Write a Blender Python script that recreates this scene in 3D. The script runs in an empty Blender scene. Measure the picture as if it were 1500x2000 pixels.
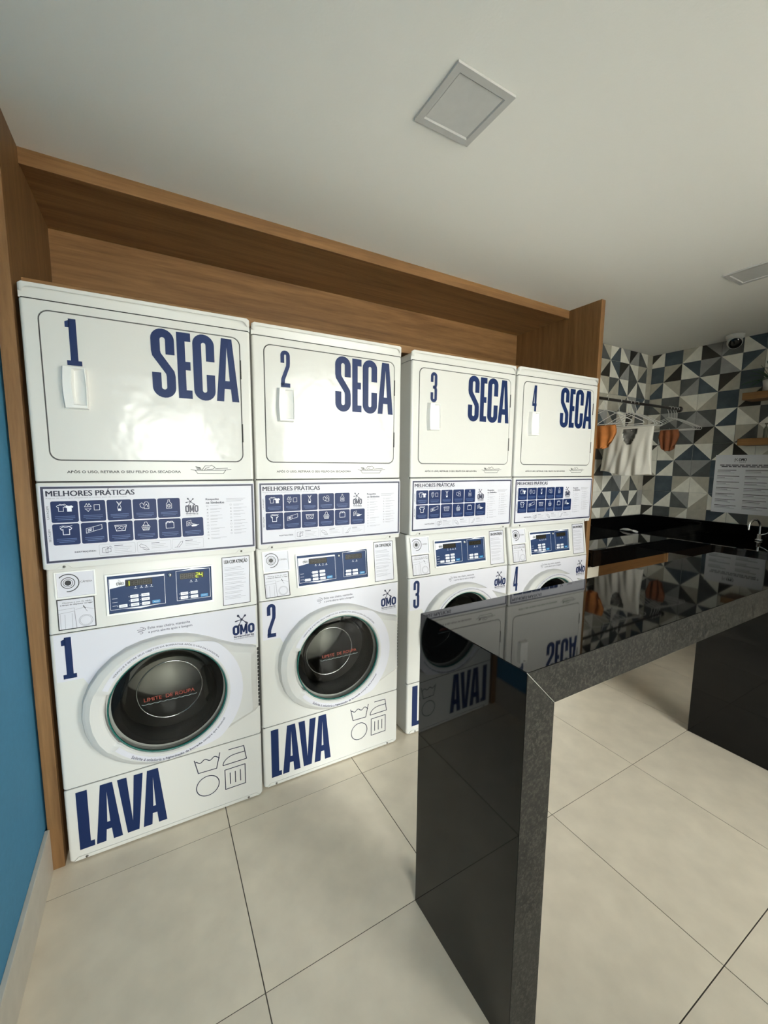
import bpy, bmesh, math, random
from math import sin, cos, pi, radians, atan2, hypot, sqrt
from mathutils import Vector, Matrix
from mathutils.geometry import tessellate_polygon

random.seed(7)
S = bpy.context.scene
COL = S.collection

# ------------------------------------------------------------------ camera
cam_d = bpy.data.cameras.new('camera')
cam = bpy.data.objects.new('camera', cam_d)
COL.objects.link(cam)
F, YAW, PITCH, ROLL = 794.59, 0.5171, -0.1165, 0.0081
fw = Vector((sin(YAW) * cos(PITCH), cos(YAW) * cos(PITCH), sin(PITCH)))
rt0 = Vector((cos(YAW), -sin(YAW), 0))
up0 = rt0.cross(fw)
rt = cos(ROLL) * rt0 + sin(ROLL) * up0
up = -sin(ROLL) * rt0 + cos(ROLL) * up0
M = Matrix((rt, up, -fw)).transposed().to_4x4()
M.translation = (0.3310, -1.6900, 1.4436)
cam.matrix_world = M
cam_d.sensor_fit = 'HORIZONTAL'
cam_d.sensor_width = 36
cam_d.lens = F * 36 / 1500
cam_d.clip_start = 0.02
S.camera = cam

# ------------------------------------------------------------------ daylight
world = bpy.data.worlds.new('overcast_sky')
S.world = world
world.use_nodes = True
bg = world.node_tree.nodes['Background']
bg.inputs[0].default_value = (1.0, 0.985, 0.95, 1)
bg.inputs[1].default_value = 10.5
bounce_sun_d = bpy.data.lights.new('bounce_sun', 'SUN')
bounce_sun_d.energy = 55.0
bounce_sun_d.angle = radians(3)
bounce_sun_d.color = (1.0, 0.95, 0.86)
bounce_sun = bpy.data.objects.new('bounce_sun', bounce_sun_d)
bounce_sun.rotation_euler = (radians(-38), 0, radians(12))      # added lamp behind the building: brightens the paving to bounce light onto the ceiling
COL.objects.link(bounce_sun)
S.view_settings.view_transform = 'Standard'
S.view_settings.look = 'None'
S.view_settings.gamma = 1
S.view_settings.use_curve_mapping = False
S.view_settings.exposure = 0.90
S.cycles.max_bounces = 10
S.cycles.diffuse_bounces = 5
S.cycles.glossy_bounces = 5
S.cycles.transparent_max_bounces = 12
S.cycles.caustics_reflective = False
S.cycles.caustics_refractive = False
S.cycles.sample_clamp_indirect = 4


def portal(name, x0, x1, z0, z1, y):
    l = bpy.data.lights.new(name, 'AREA')
    l.shape = 'RECTANGLE'
    l.size, l.size_y = x1 - x0, z1 - z0
    l.cycles.is_portal = True
    o = bpy.data.objects.new(name, l)
    o.location = ((x0 + x1) / 2, y, (z0 + z1) / 2)
    o.rotation_euler = (radians(90), 0, 0)
    COL.objects.link(o)


YF = -2.7                                   # inner face of the front wall
OPEN = [(0.02, 0.80, 0.25, 2.05), (1.50, 2.75, 0.02, 2.42)]
for i, (a, b, c, d) in enumerate(OPEN):
    portal('daylight_portal', a, b, c, d, YF - 0.20)

# ------------------------------------------------------------------ materials
MATS = {}


def mat(name, col, rough=0.5, metal=0.0, spec=0.5, noise=0.0, nscale=20, bump=0.0, bscale=60, coat=0.0, emis=None, estr=0.0, stretch=None):
    if name in MATS:
        return MATS[name]
    m = bpy.data.materials.new(name)
    m.use_nodes = True
    nt = m.node_tree
    b = nt.nodes['Principled BSDF']
    b.inputs['Base Color'].default_value = (*col, 1)
    b.inputs['Roughness'].default_value = rough
    b.inputs['Metallic'].default_value = metal
    b.inputs['Specular IOR Level'].default_value = spec
    b.inputs['Coat Weight'].default_value = coat
    b.inputs['Coat Roughness'].default_value = 0.05
    if emis:
        b.inputs['Emission Color'].default_value = (*emis, 1)
        b.inputs['Emission Strength'].default_value = estr
    if noise or bump:
        tc = nt.nodes.new('ShaderNodeTexCoord')
        mp = nt.nodes.new('ShaderNodeMapping')
        nt.links.new(tc.outputs['Object'], mp.inputs[0])
        if stretch:
            mp.inputs['Scale'].default_value = stretch
    if noise:
        n = nt.nodes.new('ShaderNodeTexNoise')
        n.inputs['Scale'].default_value = nscale
        n.inputs['Detail'].default_value = 4
        nt.links.new(mp.outputs[0], n.inputs['Vector'])
        r = nt.nodes.new('ShaderNodeMapRange')
        r.inputs[1].default_value, r.inputs[2].default_value = 0.3, 0.7
        r.inputs[3].default_value, r.inputs[4].default_value = 1 - noise, 1 + noise
        nt.links.new(n.outputs['Fac'], r.inputs[0])
        mx = nt.nodes.new('ShaderNodeVectorMath')
        mx.operation = 'SCALE'
        mx.inputs[0].default_value = col
        nt.links.new(r.outputs[0], mx.inputs['Scale'])
        nt.links.new(mx.outputs[0], b.inputs['Base Color'])
    if bump:
        n2 = nt.nodes.new('ShaderNodeTexNoise')
        n2.inputs['Scale'].default_value = bscale
        n2.inputs['Detail'].default_value = 3
        nt.links.new(mp.outputs[0], n2.inputs['Vector'])
        bp = nt.nodes.new('ShaderNodeBump')
        bp.inputs['Strength'].default_value = 1
        bp.inputs['Distance'].default_value = bump
        nt.links.new(n2.outputs['Fac'], bp.inputs['Height'])
        nt.links.new(bp.outputs[0], b.inputs['Normal'])
    MATS[name] = m
    return m


def wood(name, axis, c1=(0.130, 0.064, 0.023), c2=(0.262, 0.142, 0.058)):
    m = bpy.data.materials.new(name)
    m.use_nodes = True
    nt = m.node_tree
    b = nt.nodes['Principled BSDF']
    tc = nt.nodes.new('ShaderNodeTexCoord')
    mp = nt.nodes.new('ShaderNodeMapping')
    sc = [9, 9, 9]
    sc['xyz'.index(axis)] = 0.55
    mp.inputs['Scale'].default_value = sc
    nt.links.new(tc.outputs['Object'], mp.inputs[0])
    n = nt.nodes.new('ShaderNodeTexNoise')
    n.inputs['Scale'].default_value = 2.2
    n.inputs['Detail'].default_value = 7
    n.inputs['Roughness'].default_value = 0.62
    n.inputs['Distortion'].default_value = 0.6
    nt.links.new(mp.outputs[0], n.inputs['Vector'])
    n2 = nt.nodes.new('ShaderNodeTexNoise')
    n2.inputs['Scale'].default_value = 16
    n2.inputs['Detail'].default_value = 3
    nt.links.new(mp.outputs[0], n2.inputs['Vector'])
    ad = nt.nodes.new('ShaderNodeMath')
    ad.operation = 'MULTIPLY_ADD'
    ad.inputs[1].default_value = 0.35
    nt.links.new(n2.outputs['Fac'], ad.inputs[0])
    nt.links.new(n.outputs['Fac'], ad.inputs[2])
    cr = nt.nodes.new('ShaderNodeValToRGB')
    cr.color_ramp.elements[0].position = 0.45
    cr.color_ramp.elements[0].color = (*c1, 1)
    cr.color_ramp.elements[1].position = 0.92
    cr.color_ramp.elements[1].color = (*c2, 1)
    nt.links.new(ad.outputs[0], cr.inputs[0])
    nt.links.new(cr.outputs[0], b.inputs['Base Color'])
    b.inputs['Roughness'].default_value = 0.5
    b.inputs['Specular IOR Level'].default_value = 0.3
    MATS[name] = m
    return m


WX, WY, WZ = wood('oak_grain_x', 'x'), wood('oak_grain_y', 'y'), wood('oak_grain_z', 'z')


def granite(name, rough, base, fleck, thr, scale=260, spec=0.5):
    m = bpy.data.materials.new(name)
    m.use_nodes = True
    nt = m.node_tree
    b = nt.nodes['Principled BSDF']
    tc = nt.nodes.new('ShaderNodeTexCoord')
    v = nt.nodes.new('ShaderNodeTexNoise')
    v.inputs['Scale'].default_value = scale
    v.inputs['Detail'].default_value = 5
    v.inputs['Roughness'].default_value = 0.75
    b.inputs['Specular IOR Level'].default_value = spec
    nt.links.new(tc.outputs['Object'], v.inputs['Vector'])
    cr = nt.nodes.new('ShaderNodeValToRGB')
    cr.color_ramp.elements[0].position = thr
    cr.color_ramp.elements[0].color = (*base, 1)
    cr.color_ramp.elements[1].position = thr + 0.16
    cr.color_ramp.elements[1].color = (*fleck, 1)
    nt.links.new(v.outputs['Fac'], cr.inputs[0])
    nt.links.new(cr.outputs[0], b.inputs['Base Color'])
    b.inputs['Roughness'].default_value = rough
    b.inputs['IOR'].default_value = 1.39
    MATS[name] = m
    return m


GRAN = granite('polished_black_granite', 0.035, (0.0025, 0.0025, 0.0026), (0.007, 0.007, 0.007), 0.56)
GRED = granite('honed_granite_edge', 0.40, (0.0055, 0.0055, 0.0048), (0.036, 0.034, 0.028), 0.47, 130, 0.28)

ENAM = mat('white_enamel', (0.650, 0.648, 0.620), 0.24, spec=0.32, bump=0.0006, bscale=5)
ENAM2 = mat('white_enamel_door', (0.650, 0.648, 0.620), 0.15, spec=0.42, bump=0.0060, bscale=5.5)
PLAS = mat('white_plastic', (0.80, 0.80, 0.78), 0.32)
VINYLW = mat('white_vinyl', (0.65, 0.65, 0.71), 0.35, spec=0.25)
NAVY = mat('navy_vinyl', (0.0065, 0.0200, 0.0850), 0.45, spec=0.25)
NAVYD = mat('dark_navy_ink', (0.018, 0.022, 0.055), 0.4)
BLACK = mat('black_ink', (0.012, 0.012, 0.014), 0.4)
GREYI = mat('grey_ink', (0.30, 0.30, 0.34), 0.5)
WHITEI = mat('white_ink', (0.82, 0.84, 0.90), 0.4)
PALEI = mat('pale_blue_ink', (0.09, 0.15, 0.33), 0.4)
PANELB = mat('slate_blue_panel', (0.024, 0.046, 0.115), 0.4, spec=0.12)
CYAN = mat('cyan_key', (0.02, 0.22, 0.48), 0.4)
REDI = mat('red_ink', (0.30, 0.060, 0.040), 0.6, spec=0.2)
LCD = mat('display_window', (0.02, 0.018, 0.012), 0.3, spec=0.15)
SEGOFF = mat('unlit_segment', (0.075, 0.068, 0.055), 0.3)
SEGON = mat('lit_segment', (0.4, 0.6, 0.02), 0.4, emis=(0.62, 0.90, 0.02), estr=1.3)
CHROME = mat('chrome', (0.75, 0.75, 0.75), 0.12, 1.0)
STEEL = mat('drum_steel', (0.27, 0.255, 0.235), 0.40, 1.0)
RUBBER = mat('grey_rubber', (0.018, 0.018, 0.019), 0.6, spec=0.15)
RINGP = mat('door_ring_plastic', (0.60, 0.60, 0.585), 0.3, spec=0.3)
DARK = mat('dark_void', (0.02, 0.02, 0.02), 0.8)
TEAL = mat('teal_glass_edge', (0.015, 0.12, 0.10), 0.15)
GAPSH = mat('grey_gap_shade', (0.075, 0.075, 0.075), 0.7)  # dark grey standing in for shade in the gaps
SCREW = mat('screw_metal', (0.16, 0.15, 0.14), 0.35, 0.9)


def glassmat(name, tint, refl=1.0, rough=0.02, ior=1.5):
    m = bpy.data.materials.new(name)
    m.use_nodes = True
    nt = m.node_tree
    nt.nodes.remove(nt.nodes['Principled BSDF'])
    out = nt.nodes['Material Output']
    t = nt.nodes.new('ShaderNodeBsdfTransparent')
    t.inputs[0].default_value = (*tint, 1)
    g = nt.nodes.new('ShaderNodeBsdfGlossy')
    g.inputs['Roughness'].default_value = rough
    f = nt.nodes.new('ShaderNodeFresnel')
    f.inputs[0].default_value = ior
    mx = nt.nodes.new('ShaderNodeMixShader')
    nt.links.new(f.outputs[0], mx.inputs[0])
    nt.links.new(t.outputs[0], mx.inputs[1])
    nt.links.new(g.outputs[0], mx.inputs[2])
    nt.links.new(mx.outputs[0], out.inputs[0])
    MATS[name] = m
    return m


DGLASS = glassmat('smoked_door_glass', (0.72, 0.73, 0.71), ior=1.40)
BGLASS = glassmat('bowl_glass', (0.74, 0.75, 0.73), ior=1.14, rough=0.12)
PANE = glassmat('window_glass', (0.94, 0.96, 0.95))
HANG = mat('clear_plastic', (0.66, 0.66, 0.63), 0.2)

# ------------------------------------------------------------------ object helpers
def tag(o, label=None, cat=None, group=None, kind=None):
    if label:
        o['label'] = label
    if cat:
        o['category'] = cat
    if group:
        o['group'] = group
    if kind:
        o['kind'] = kind
    return o


def empty(name, loc=(0, 0, 0), rz=0.0):
    o = bpy.data.objects.new(name, None)
    o.empty_display_size = 0.05
    o.location = loc
    o.rotation_euler = (0, 0, rz)
    COL.objects.link(o)
    return o


def link(name, me, parent=None, loc=None, rot=None):
    o = bpy.data.objects.new(name, me)
    COL.objects.link(o)
    if parent:
        o.parent = parent
    if loc is not None:
        o.location = loc
    if rot is not None:
        o.rotation_euler = rot
    return o


class MB:
    def __init__(self):
        self.v, self.f, self.m, self.sm = [], [], [], []

    def add(self, vs, fs, mi=0, smooth=False):
        k = len(self.v)
        self.v += [tuple(p) for p in vs]
        for f in fs:
            self.f.append(tuple(i + k for i in f))
            self.m.append(mi)
            self.sm.append(smooth)
        return self

    def box(self, x0, x1, y0, y1, z0, z1, mi=0):
        v = [(x, y, z) for z in (z0, z1) for y in (y0, y1) for x in (x0, x1)]
        return self.add(v, [(0, 2, 3, 1), (4, 5, 7, 6), (0, 1, 5, 4), (2, 6, 7, 3), (0, 4, 6, 2), (1, 3, 7, 5)], mi)

    def bbox(self, x0, x1, y0, y1, z0, z1, r=0.004, mi=0, seg=2):
        bm = bmesh.new()
        bmesh.ops.create_cube(bm, size=1)
        for w in bm.verts:
            w.co = Vector(((x0 + x1) / 2 + w.co.x * (x1 - x0), (y0 + y1) / 2 + w.co.y * (y1 - y0), (z0 + z1) / 2 + w.co.z * (z1 - z0)))
        bmesh.ops.bevel(bm, geom=bm.edges[:], offset=r, segments=seg, profile=0.5, affect='EDGES')
        bm.verts.index_update()
        self.add([w.co for w in bm.verts], [[w.index for w in f.verts] for f in bm.faces], mi, False)
        bm.free()
        return self

    def prism(self, loops, y0, y1, mi=0, side_mi=None):
        """2-D loops in (x,z) (outer first, then holes) extruded from y0 (front) to y1."""
        pts = [p for l in loops for p in l]
        tris = tessellate_polygon([[Vector((p[0], p[1], 0)) for p in l] for l in loops])
        n = len(pts)
        vs = [(p[0], y0, p[1]) for p in pts] + [(p[0], y1, p[1]) for p in pts]

        def orient(t):
            a, b, c = (pts[i] for i in t)
            return t if (b[0] - a[0]) * (c[1] - a[1]) - (b[1] - a[1]) * (c[0] - a[0]) > 0 else (t[0], t[2], t[1])
        tris = [orient(t) for t in tris]
        fs = [tuple(t) for t in tris] + [tuple(i + n for i in reversed(t)) for t in tris]
        self.add(vs, fs, mi)
        k = 0
        sf = []
        for li, l in enumerate(loops):
            area = sum(l[i][0] * l[(i + 1) % len(l)][1] - l[(i + 1) % len(l)][0] * l[i][1] for i in range(len(l)))
            ccw = area > 0
            for i in range(len(l)):
                a, b = k + i, k + (i + 1) % len(l)
                q = (a, a + n, b + n, b)
                if (li == 0) != ccw:
                    q = q[::-1]
                sf.append(q)
            k += len(l)
        self.add(vs, sf, mi if side_mi is None else side_mi, False)
        return self

    def tube(self, path, r, seg=10, mi=0, closed=False, cap=True):
        path = [Vector(p) for p in path]
        n = len(path)
        rings = []
        prev = None
        for i, p in enumerate(path):
            if closed:
                t = path[(i + 1) % n] - path[i - 1]
            else:
                t = path[min(i + 1, n - 1)] - path[max(i - 1, 0)]
            t.normalize()
            if prev is None:
                a = Vector((0, 0, 1)) if abs(t.z) < 0.9 else Vector((1, 0, 0))
                u = t.cross(a).normalized()
            else:
                u = (prev - t * prev.dot(t)).normalized()
            prev = u
            w = t.cross(u)
            rr = r[i] if isinstance(r, (list, tuple)) else r
            rings.append([p + rr * (cos(2 * pi * k / seg) * u + sin(2 * pi * k / seg) * w) for k in range(seg)])
        vs = [q for ring in rings for q in ring]
        fs = []
        m = n if closed else n - 1
        for i in range(m):
            for k in range(seg):
                a, b = i * seg + k, i * seg + (k + 1) % seg
                c, d = ((i + 1) % n) * seg + (k + 1) % seg, ((i + 1) % n) * seg + k
                fs.append((a, b, c, d))
        self.add(vs, fs, mi, True)
        if cap and not closed:
            self.add(vs, [tuple(range(seg))[::-1], tuple(range((n - 1) * seg, n * seg))], mi, False)
        return self

    def lathe(self, prof, c=(0, 0, 0), seg=32, mi=0, axis='z', smooth=True):
        vs, fs = [], []
        for r, h in prof:
            for k in range(seg):
                a = 2 * pi * k / seg
                if axis == 'z':
                    vs.append((c[0] + r * cos(a), c[1] + r * sin(a), c[2] + h))
                elif axis == 'y':
                    vs.append((c[0] + r * cos(a), c[1] + h, c[2] + r * sin(a)))
                else:
                    vs.append((c[0] + h, c[1] + r * cos(a), c[2] + r * sin(a)))
        for i in range(len(prof) - 1):
            for k in range(seg):
                q = (i * seg + k, i * seg + (k + 1) % seg, (i + 1) * seg + (k + 1) % seg, (i + 1) * seg + k)
                fs.append(q)
        return self.add(vs, fs, mi, smooth)

    def mesh(self, name, mats, off=(0, 0, 0)):
        me = bpy.data.meshes.new(name)
        me.from_pydata([(p[0] - off[0], p[1] - off[1], p[2] - off[2]) for p in self.v], [], self.f)
        for mm in (mats if isinstance(mats, (list, tuple)) else [mats]):
            me.materials.append(mm)
        me.polygons.foreach_set('material_index', self.m)
        me.polygons.foreach_set('use_smooth', self.sm)
        me.update()
        return me

    def build(self, name, mats, parent=None, off=(0, 0, 0), loc=None, rot=None):
        return link(name, self.mesh(name, mats, off), parent, loc, rot)


def panel(mb, x0, x1, z0, z1, y0, y1, r=0.010, rc=0.005, hole=None, iz=0.0012, corners=(1, 1, 1, 1)):
    """sheet-metal front with rolled left and right edges; hole = CW loop through the face"""
    rings = []
    for k in range(5):
        a = pi / 2 * k / 4
        ix, yy = r * (1 - sin(a)), y0 + r * (1 - cos(a))
        q = iz * (1 - sin(a))
        rings.append([(u, yy, v) for u, v in rrect(x0 + ix, x1 - ix, z0 + q, z1 - q, rc, 4, corners)])
    rings.append([(p[0], y1, p[2]) for p in rings[-1]])
    n = len(rings[0])
    for i, (a, b) in enumerate(zip(rings, rings[1:])):
        mb.add(a + b, [(i_, n + i_, n + (i_ + 1) % n, (i_ + 1) % n) for i_ in range(n)], 0, False)
    face = [(p[0], p[2]) for p in rings[0]]
    loops = [face] + ([hole] if hole else [])
    pts = [p for l in loops for p in l]
    tris = []
    for t in tessellate_polygon([[Vector((p[0], p[1], 0)) for p in l] for l in loops]):
        a, b, c = (pts[i] for i in t)
        tris.append(t if (b[0] - a[0]) * (c[1] - a[1]) - (b[1] - a[1]) * (c[0] - a[0]) > 0 else (t[0], t[2], t[1]))
    mb.add([(p[0], y0, p[1]) for p in pts], tris)
    if hole:
        m = len(hole)
        mb.add([(p[0], y0, p[1]) for p in hole] + [(p[0], y1, p[1]) for p in hole], [(i, m + i, m + (i + 1) % m, (i + 1) % m) for i in range(m)])
    return mb


def rrect(x0, x1, z0, z1, r, n=6, corners=(1, 1, 1, 1)):
    """CCW rounded rectangle; corners = BL, BR, TR, TL."""
    out = []
    for (cx, cz, a0, on) in ((x0 + r, z0 + r, pi, corners[0]), (x1 - r, z0 + r, 1.5 * pi, corners[1]), (x1 - r, z1 - r, 0, corners[2]), (x0 + r, z1 - r, 0.5 * pi, corners[3])):
        if on:
            out += [(cx + r * cos(a0 + k * pi / 2 / n), cz + r * sin(a0 + k * pi / 2 / n)) for k in range(n + 1)]
        else:
            out.append((cx + r * (1 if cx > (x0 + x1) / 2 else -1), cz + r * (1 if cz > (z0 + z1) / 2 else -1)))
    return out


# ------------------------------------------------------------------ flat print helpers
TXT = {}


def text_geo(s, bold):
    key = (s, bold)
    if key not in TXT:
        c = bpy.data.curves.new('lettering', 'FONT')
        c.body = s
        c.size = 1
        c.offset = bold
        c.resolution_u = 3
        o = bpy.data.objects.new('lettering', c)
        me = bpy.data.meshes.new_from_object(o)
        vs = [(v.co.x, v.co.y) for v in me.vertices]
        fs = [tuple(p.vertices) for p in me.polygons]
        bpy.data.objects.remove(o)
        bpy.data.curves.remove(c)
        bpy.data.meshes.remove(me)
        TXT[key] = (vs, fs)
    return TXT[key]


class Print:
    """flat ink in (u, v) coordinates, one object with one or more inks"""
    def __init__(self):
        self.v, self.f, self.m = [], [], []

    def add(self, vs, fs, mi=0):
        k = len(self.v)
        self.v += [(p[0], p[1]) for p in vs]
        self.f += [tuple(i + k for i in f) for f in fs]
        self.m += [mi] * len(fs)
        return self

    def poly(self, *loops, mi=0):
        t = tessellate_polygon([[Vector((p[0], p[1], 0)) for p in l] for l in loops])
        return self.add([p for l in loops for p in l], t, mi)

    def rect(self, x0, x1, z0, z1, mi=0):
        return self.add([(x0, z0), (x1, z0), (x1, z1), (x0, z1)], [(0, 1, 2, 3)], mi)

    def frame(self, x0, x1, z0, z1, w, mi=0, r=0.0):
        if r:
            return self.poly(rrect(x0, x1, z0, z1, r, 3), rrect(x0 + w, x1 - w, z0 + w, z1 - w, max(r - w, 0.0003), 3), mi=mi)
        self.rect(x0, x1, z0, z0 + w, mi).rect(x0, x1, z1 - w, z1, mi)
        return self.rect(x0, x0 + w, z0 + w, z1 - w, mi).rect(x1 - w, x1, z0 + w, z1 - w, mi)

    def stroke(self, path, w, closed=False, mi=0):
        n = len(path)
        L, Rr = [], []
        for i in range(n):
            if closed:
                a, b, c = path[i - 1], path[i], path[(i + 1) % n]
            else:
                a, b, c = path[max(i - 1, 0)], path[i], path[min(i + 1, n - 1)]
            d1 = Vector((b[0] - a[0], b[1] - a[1]))
            d2 = Vector((c[0] - b[0], c[1] - b[1]))
            if d1.length < 1e-9:
                d1 = d2
            if d2.length < 1e-9:
                d2 = d1
            d1, d2 = d1.normalized(), d2.normalized()
            n1, n2 = Vector((-d1.y, d1.x)), Vector((-d2.y, d2.x))
            m = n1 + n2
            if m.length < 1e-6:
                m = n1
            m.normalize()
            k = min(1 / max(m.dot(n1), 0.35), 2.2) * w / 2
            L.append((b[0] + m.x * k, b[1] + m.y * k))
            Rr.append((b[0] - m.x * k, b[1] - m.y * k))
        vs = L + Rr
        fs = []
        for i in range(n if closed else n - 1):
            j = (i + 1) % n
            fs.append((i, n + i, n + j, j))
        return self.add(vs, fs, mi)

    def ring(self, c, r, w, a0=0, a1=360, mi=0, n=40):
        full = abs(a1 - a0) >= 360
        k = n if full else n + 1
        return self.stroke([(c[0] + r * cos(radians(a0 + (a1 - a0) * i / n)), c[1] + r * sin(radians(a0 + (a1 - a0) * i / n))) for i in range(k)], w, full, mi)

    def disc(self, c, r, mi=0, n=24):
        return self.add([(c[0] + r * cos(2 * pi * i / n), c[1] + r * sin(2 * pi * i / n)) for i in range(n)], [tuple(range(n))], mi)

    def text(self, s, x0, x1, z0, z1, bold=0.0, mi=0, fn=None):
        vs, fs = text_geo(s, bold)
        a, b = min(v[0] for v in vs), max(v[0] for v in vs)
        c, d = min(v[1] for v in vs), max(v[1] for v in vs)
        q = [(x0 + (v[0] - a) / (b - a) * (x1 - x0), z0 + (v[1] - c) / (d - c) * (z1 - z0)) for v in vs]
        if fn:
            q = [fn(*p) for p in q]
        return self.add(q, fs, mi)

    def build(self, name, mats, parent, fn, off=(0, 0, 0)):
        me = bpy.data.meshes.new(name)
        me.from_pydata([tuple(Vector(fn(*p)) - Vector(off)) for p in self.v], [], self.f)
        for mm in (mats if isinstance(mats, (list, tuple)) else [mats]):
            me.materials.append(mm)
        me.polygons.foreach_set('material_index', self.m)
        me.update()
        return link(name, me, parent)


def arc(cx, cz, rx, rz, a0, a1, n=10):
    return [(cx + rx * cos(radians(a0 + (a1 - a0) * i / n)), cz + rz * sin(radians(a0 + (a1 - a0) * i / n))) for i in range(n + 1)]


def big_glyph(P, ch, x0, x1, z0, z1, w, mi=0):
    """tall heavy condensed capitals and figures; w = stem width"""
    W_, H = x1 - x0, z1 - z0
    cx = (x0 + x1) / 2
    r = (W_ - w) / 2
    if ch == 'S':
        p = [(x1 - w / 2, z0 + 0.635 * H)] + arc(cx, z1 - w / 2 - r, r, r, 0, 180, 12)
        p += [(x0 + w / 2, z0 + 0.68 * H), (x0 + w / 2 + 0.10 * r, z0 + 0.625 * H), (cx, z0 + 0.50 * H), (x1 - w / 2 - 0.10 * r, z0 + 0.375 * H), (x1 - w / 2, z0 + 0.32 * H)]
        p += arc(cx, z0 + w / 2 + r, r, r, 0, -180, 12) + [(x0 + w / 2, z0 + 0.365 * H)]
        P.stroke(p, w, mi=mi)
    elif ch == 'C':
        p = [(x1 - w / 2, z0 + 0.60 * H)] + arc(cx, z1 - w / 2 - r, r, r, 0, 180, 12) + arc(cx, z0 + w / 2 + r, r, r, 180, 360, 12) + [(x1 - w / 2, z0 + 0.40 * H)]
        P.stroke(p, w, mi=mi)
    elif ch == 'E':
        t = 0.13 * H
        P.rect(x0, x0 + w, z0, z1, mi).rect(x0 + w, x1, z0, z0 + t, mi).rect(x0 + w, x1, z1 - t, z1, mi).rect(x0 + w, x1 - 0.06 * W_, z0 + 0.5 * H - t / 2, z0 + 0.5 * H + t / 2, mi)
    elif ch == 'L':
        P.rect(x0, x0 + w, z0, z1, mi).rect(x0 + w, x1, z0, z0 + 0.10 * H, mi)
    elif ch in 'AV':
        a = 0.27 * W_
        t = w * 1.02
        zz = (lambda q: q) if ch == 'A' else (lambda q: z0 + z1 - q)
        if ch == 'A':
            o = [(x0, z0), (x0 + t, z0), (x0 + t + 0.045 * W_, z0 + 0.20 * H), (x1 - t - 0.045 * W_, z0 + 0.20 * H), (x1 - t, z0), (x1, z0), (x1 - a, z1), (x0 + a, z1)]
            h = [(x0 + t + 0.085 * W_, z0 + 0.33 * H), (cx, z0 + 0.86 * H), (x1 - t - 0.085 * W_, z0 + 0.33 * H)]
            P.poly(o, h, mi=mi)
        else:
            P.poly([(x0, z1), (x0 + a, z0), (x1 - a, z0), (x1, z1), (x1 - t, z1), (cx, z0 + 0.20 * H), (x0 + t, z1)], mi=mi)
    elif ch == '1':
        P.rect(cx - w * 0.52, cx + w * 0.52, z0, z1, mi)
        P.poly([(x0, z1 - 0.07 * H), (cx - w * 0.5, z1 - 0.035 * H), (cx - w * 0.5, z1), (cx - w * 0.35, z1), (cx - w * 0.35, z1 - 0.19 * H), (x0, z1 - 0.19 * H)], mi=mi)
        P.rect(x0 - 0.02 * W_, cx - w * 0.52, z0, z0 + 0.105 * H, mi).rect(cx + w * 0.52, x1, z0, z0 + 0.105 * H, mi)
    elif ch == '2':
        p = [(x0 + w / 2, z0 + 0.66 * H)] + arc(cx, z1 - w / 2 - r, r, r, 180, 0, 12) + [(x1 - w / 2, z0 + 0.68 * H), (x1 - w / 2 - .1 * r, z0 + 0.58 * H), (x0 + w * 0.62, z0 + 0.22 * H), (x0 + w * 0.55, z0 + 0.06 * H)]
        P.stroke(p, w, mi=mi)
        P.rect(x0, x1, z0, z0 + 0.115 * H, mi)
    elif ch == '3':
        p = [(x0 + w / 2, z0 + 0.67 * H)] + arc(cx, z1 - w / 2 - r, r, r, 180, 0, 12) + [(x1 - w / 2, z0 + 0.60 * H), (x1 - w * 0.75, z0 + 0.50 * H), (x1 - w / 2, z0 + 0.42 * H)]
        p += arc(cx, z0 + w / 2 + r, r, r, 0, -180, 12) + [(x0 + w / 2, z0 + 0.33 * H)]
        P.stroke(p, w, mi=mi)
        P.rect(cx - 0.16 * W_, x1 - w * 0.6, z0 + 0.455 * H, z0 + 0.555 * H, mi)
    elif ch == '4':
        o = [(x0, z0 + 0.20 * H), (x1 - w * 1.15, z0 + 0.20 * H), (x1 - w * 1.15, z0), (x1 - w * 0.15, z0), (x1 - w * 0.15, z0 + 0.20 * H), (x1, z0 + 0.20 * H), (x1, z0 + 0.31 * H), (x1 - w * 0.15, z0 + 0.31 * H), (x1 - w * 0.15, z1), (x1 - w * 1.35, z1), (x0, z0 + 0.33 * H)]
        h = [(x0 + w * 0.72, z0 + 0.31 * H), (x1 - w * 1.15, z0 + 0.31 * H), (x1 - w * 1.15, z0 + 0.76 * H)]
        P.poly(o, h, mi=mi)


def splat(P, cx, cz, s, mi=0):
    """five-armed ink splat"""
    P.disc((cx, cz), 0.13 * s, mi)
    for ang, ln, bw in ((128, 0.78, 0.15), (48, 0.72, 0.125), (192, 0.80, 0.09), (318, 0.92, 0.13), (243, 1.05, 0.12)):
        a = radians(ang)
        d, n = (cos(a), sin(a)), (-sin(a), cos(a))
        pts = []
        prof = [(0.0, .09), (0.35, .045), (0.6, .06), (0.8, bw * .95), (0.93, bw), (1.05, bw * .6), (1.09, 0)]
        up_ = [(t * ln, w) for t, w in prof]
        for t, w in up_:
            pts.append((cx + s * (d[0] * t + n[0] * w), cz + s * (d[1] * t + n[1] * w)))
        for t, w in reversed(up_[:-1]):
            pts.append((cx + s * (d[0] * t - n[0] * w), cz + s * (d[1] * t - n[1] * w)))
        P.poly(pts, mi=mi)


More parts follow.
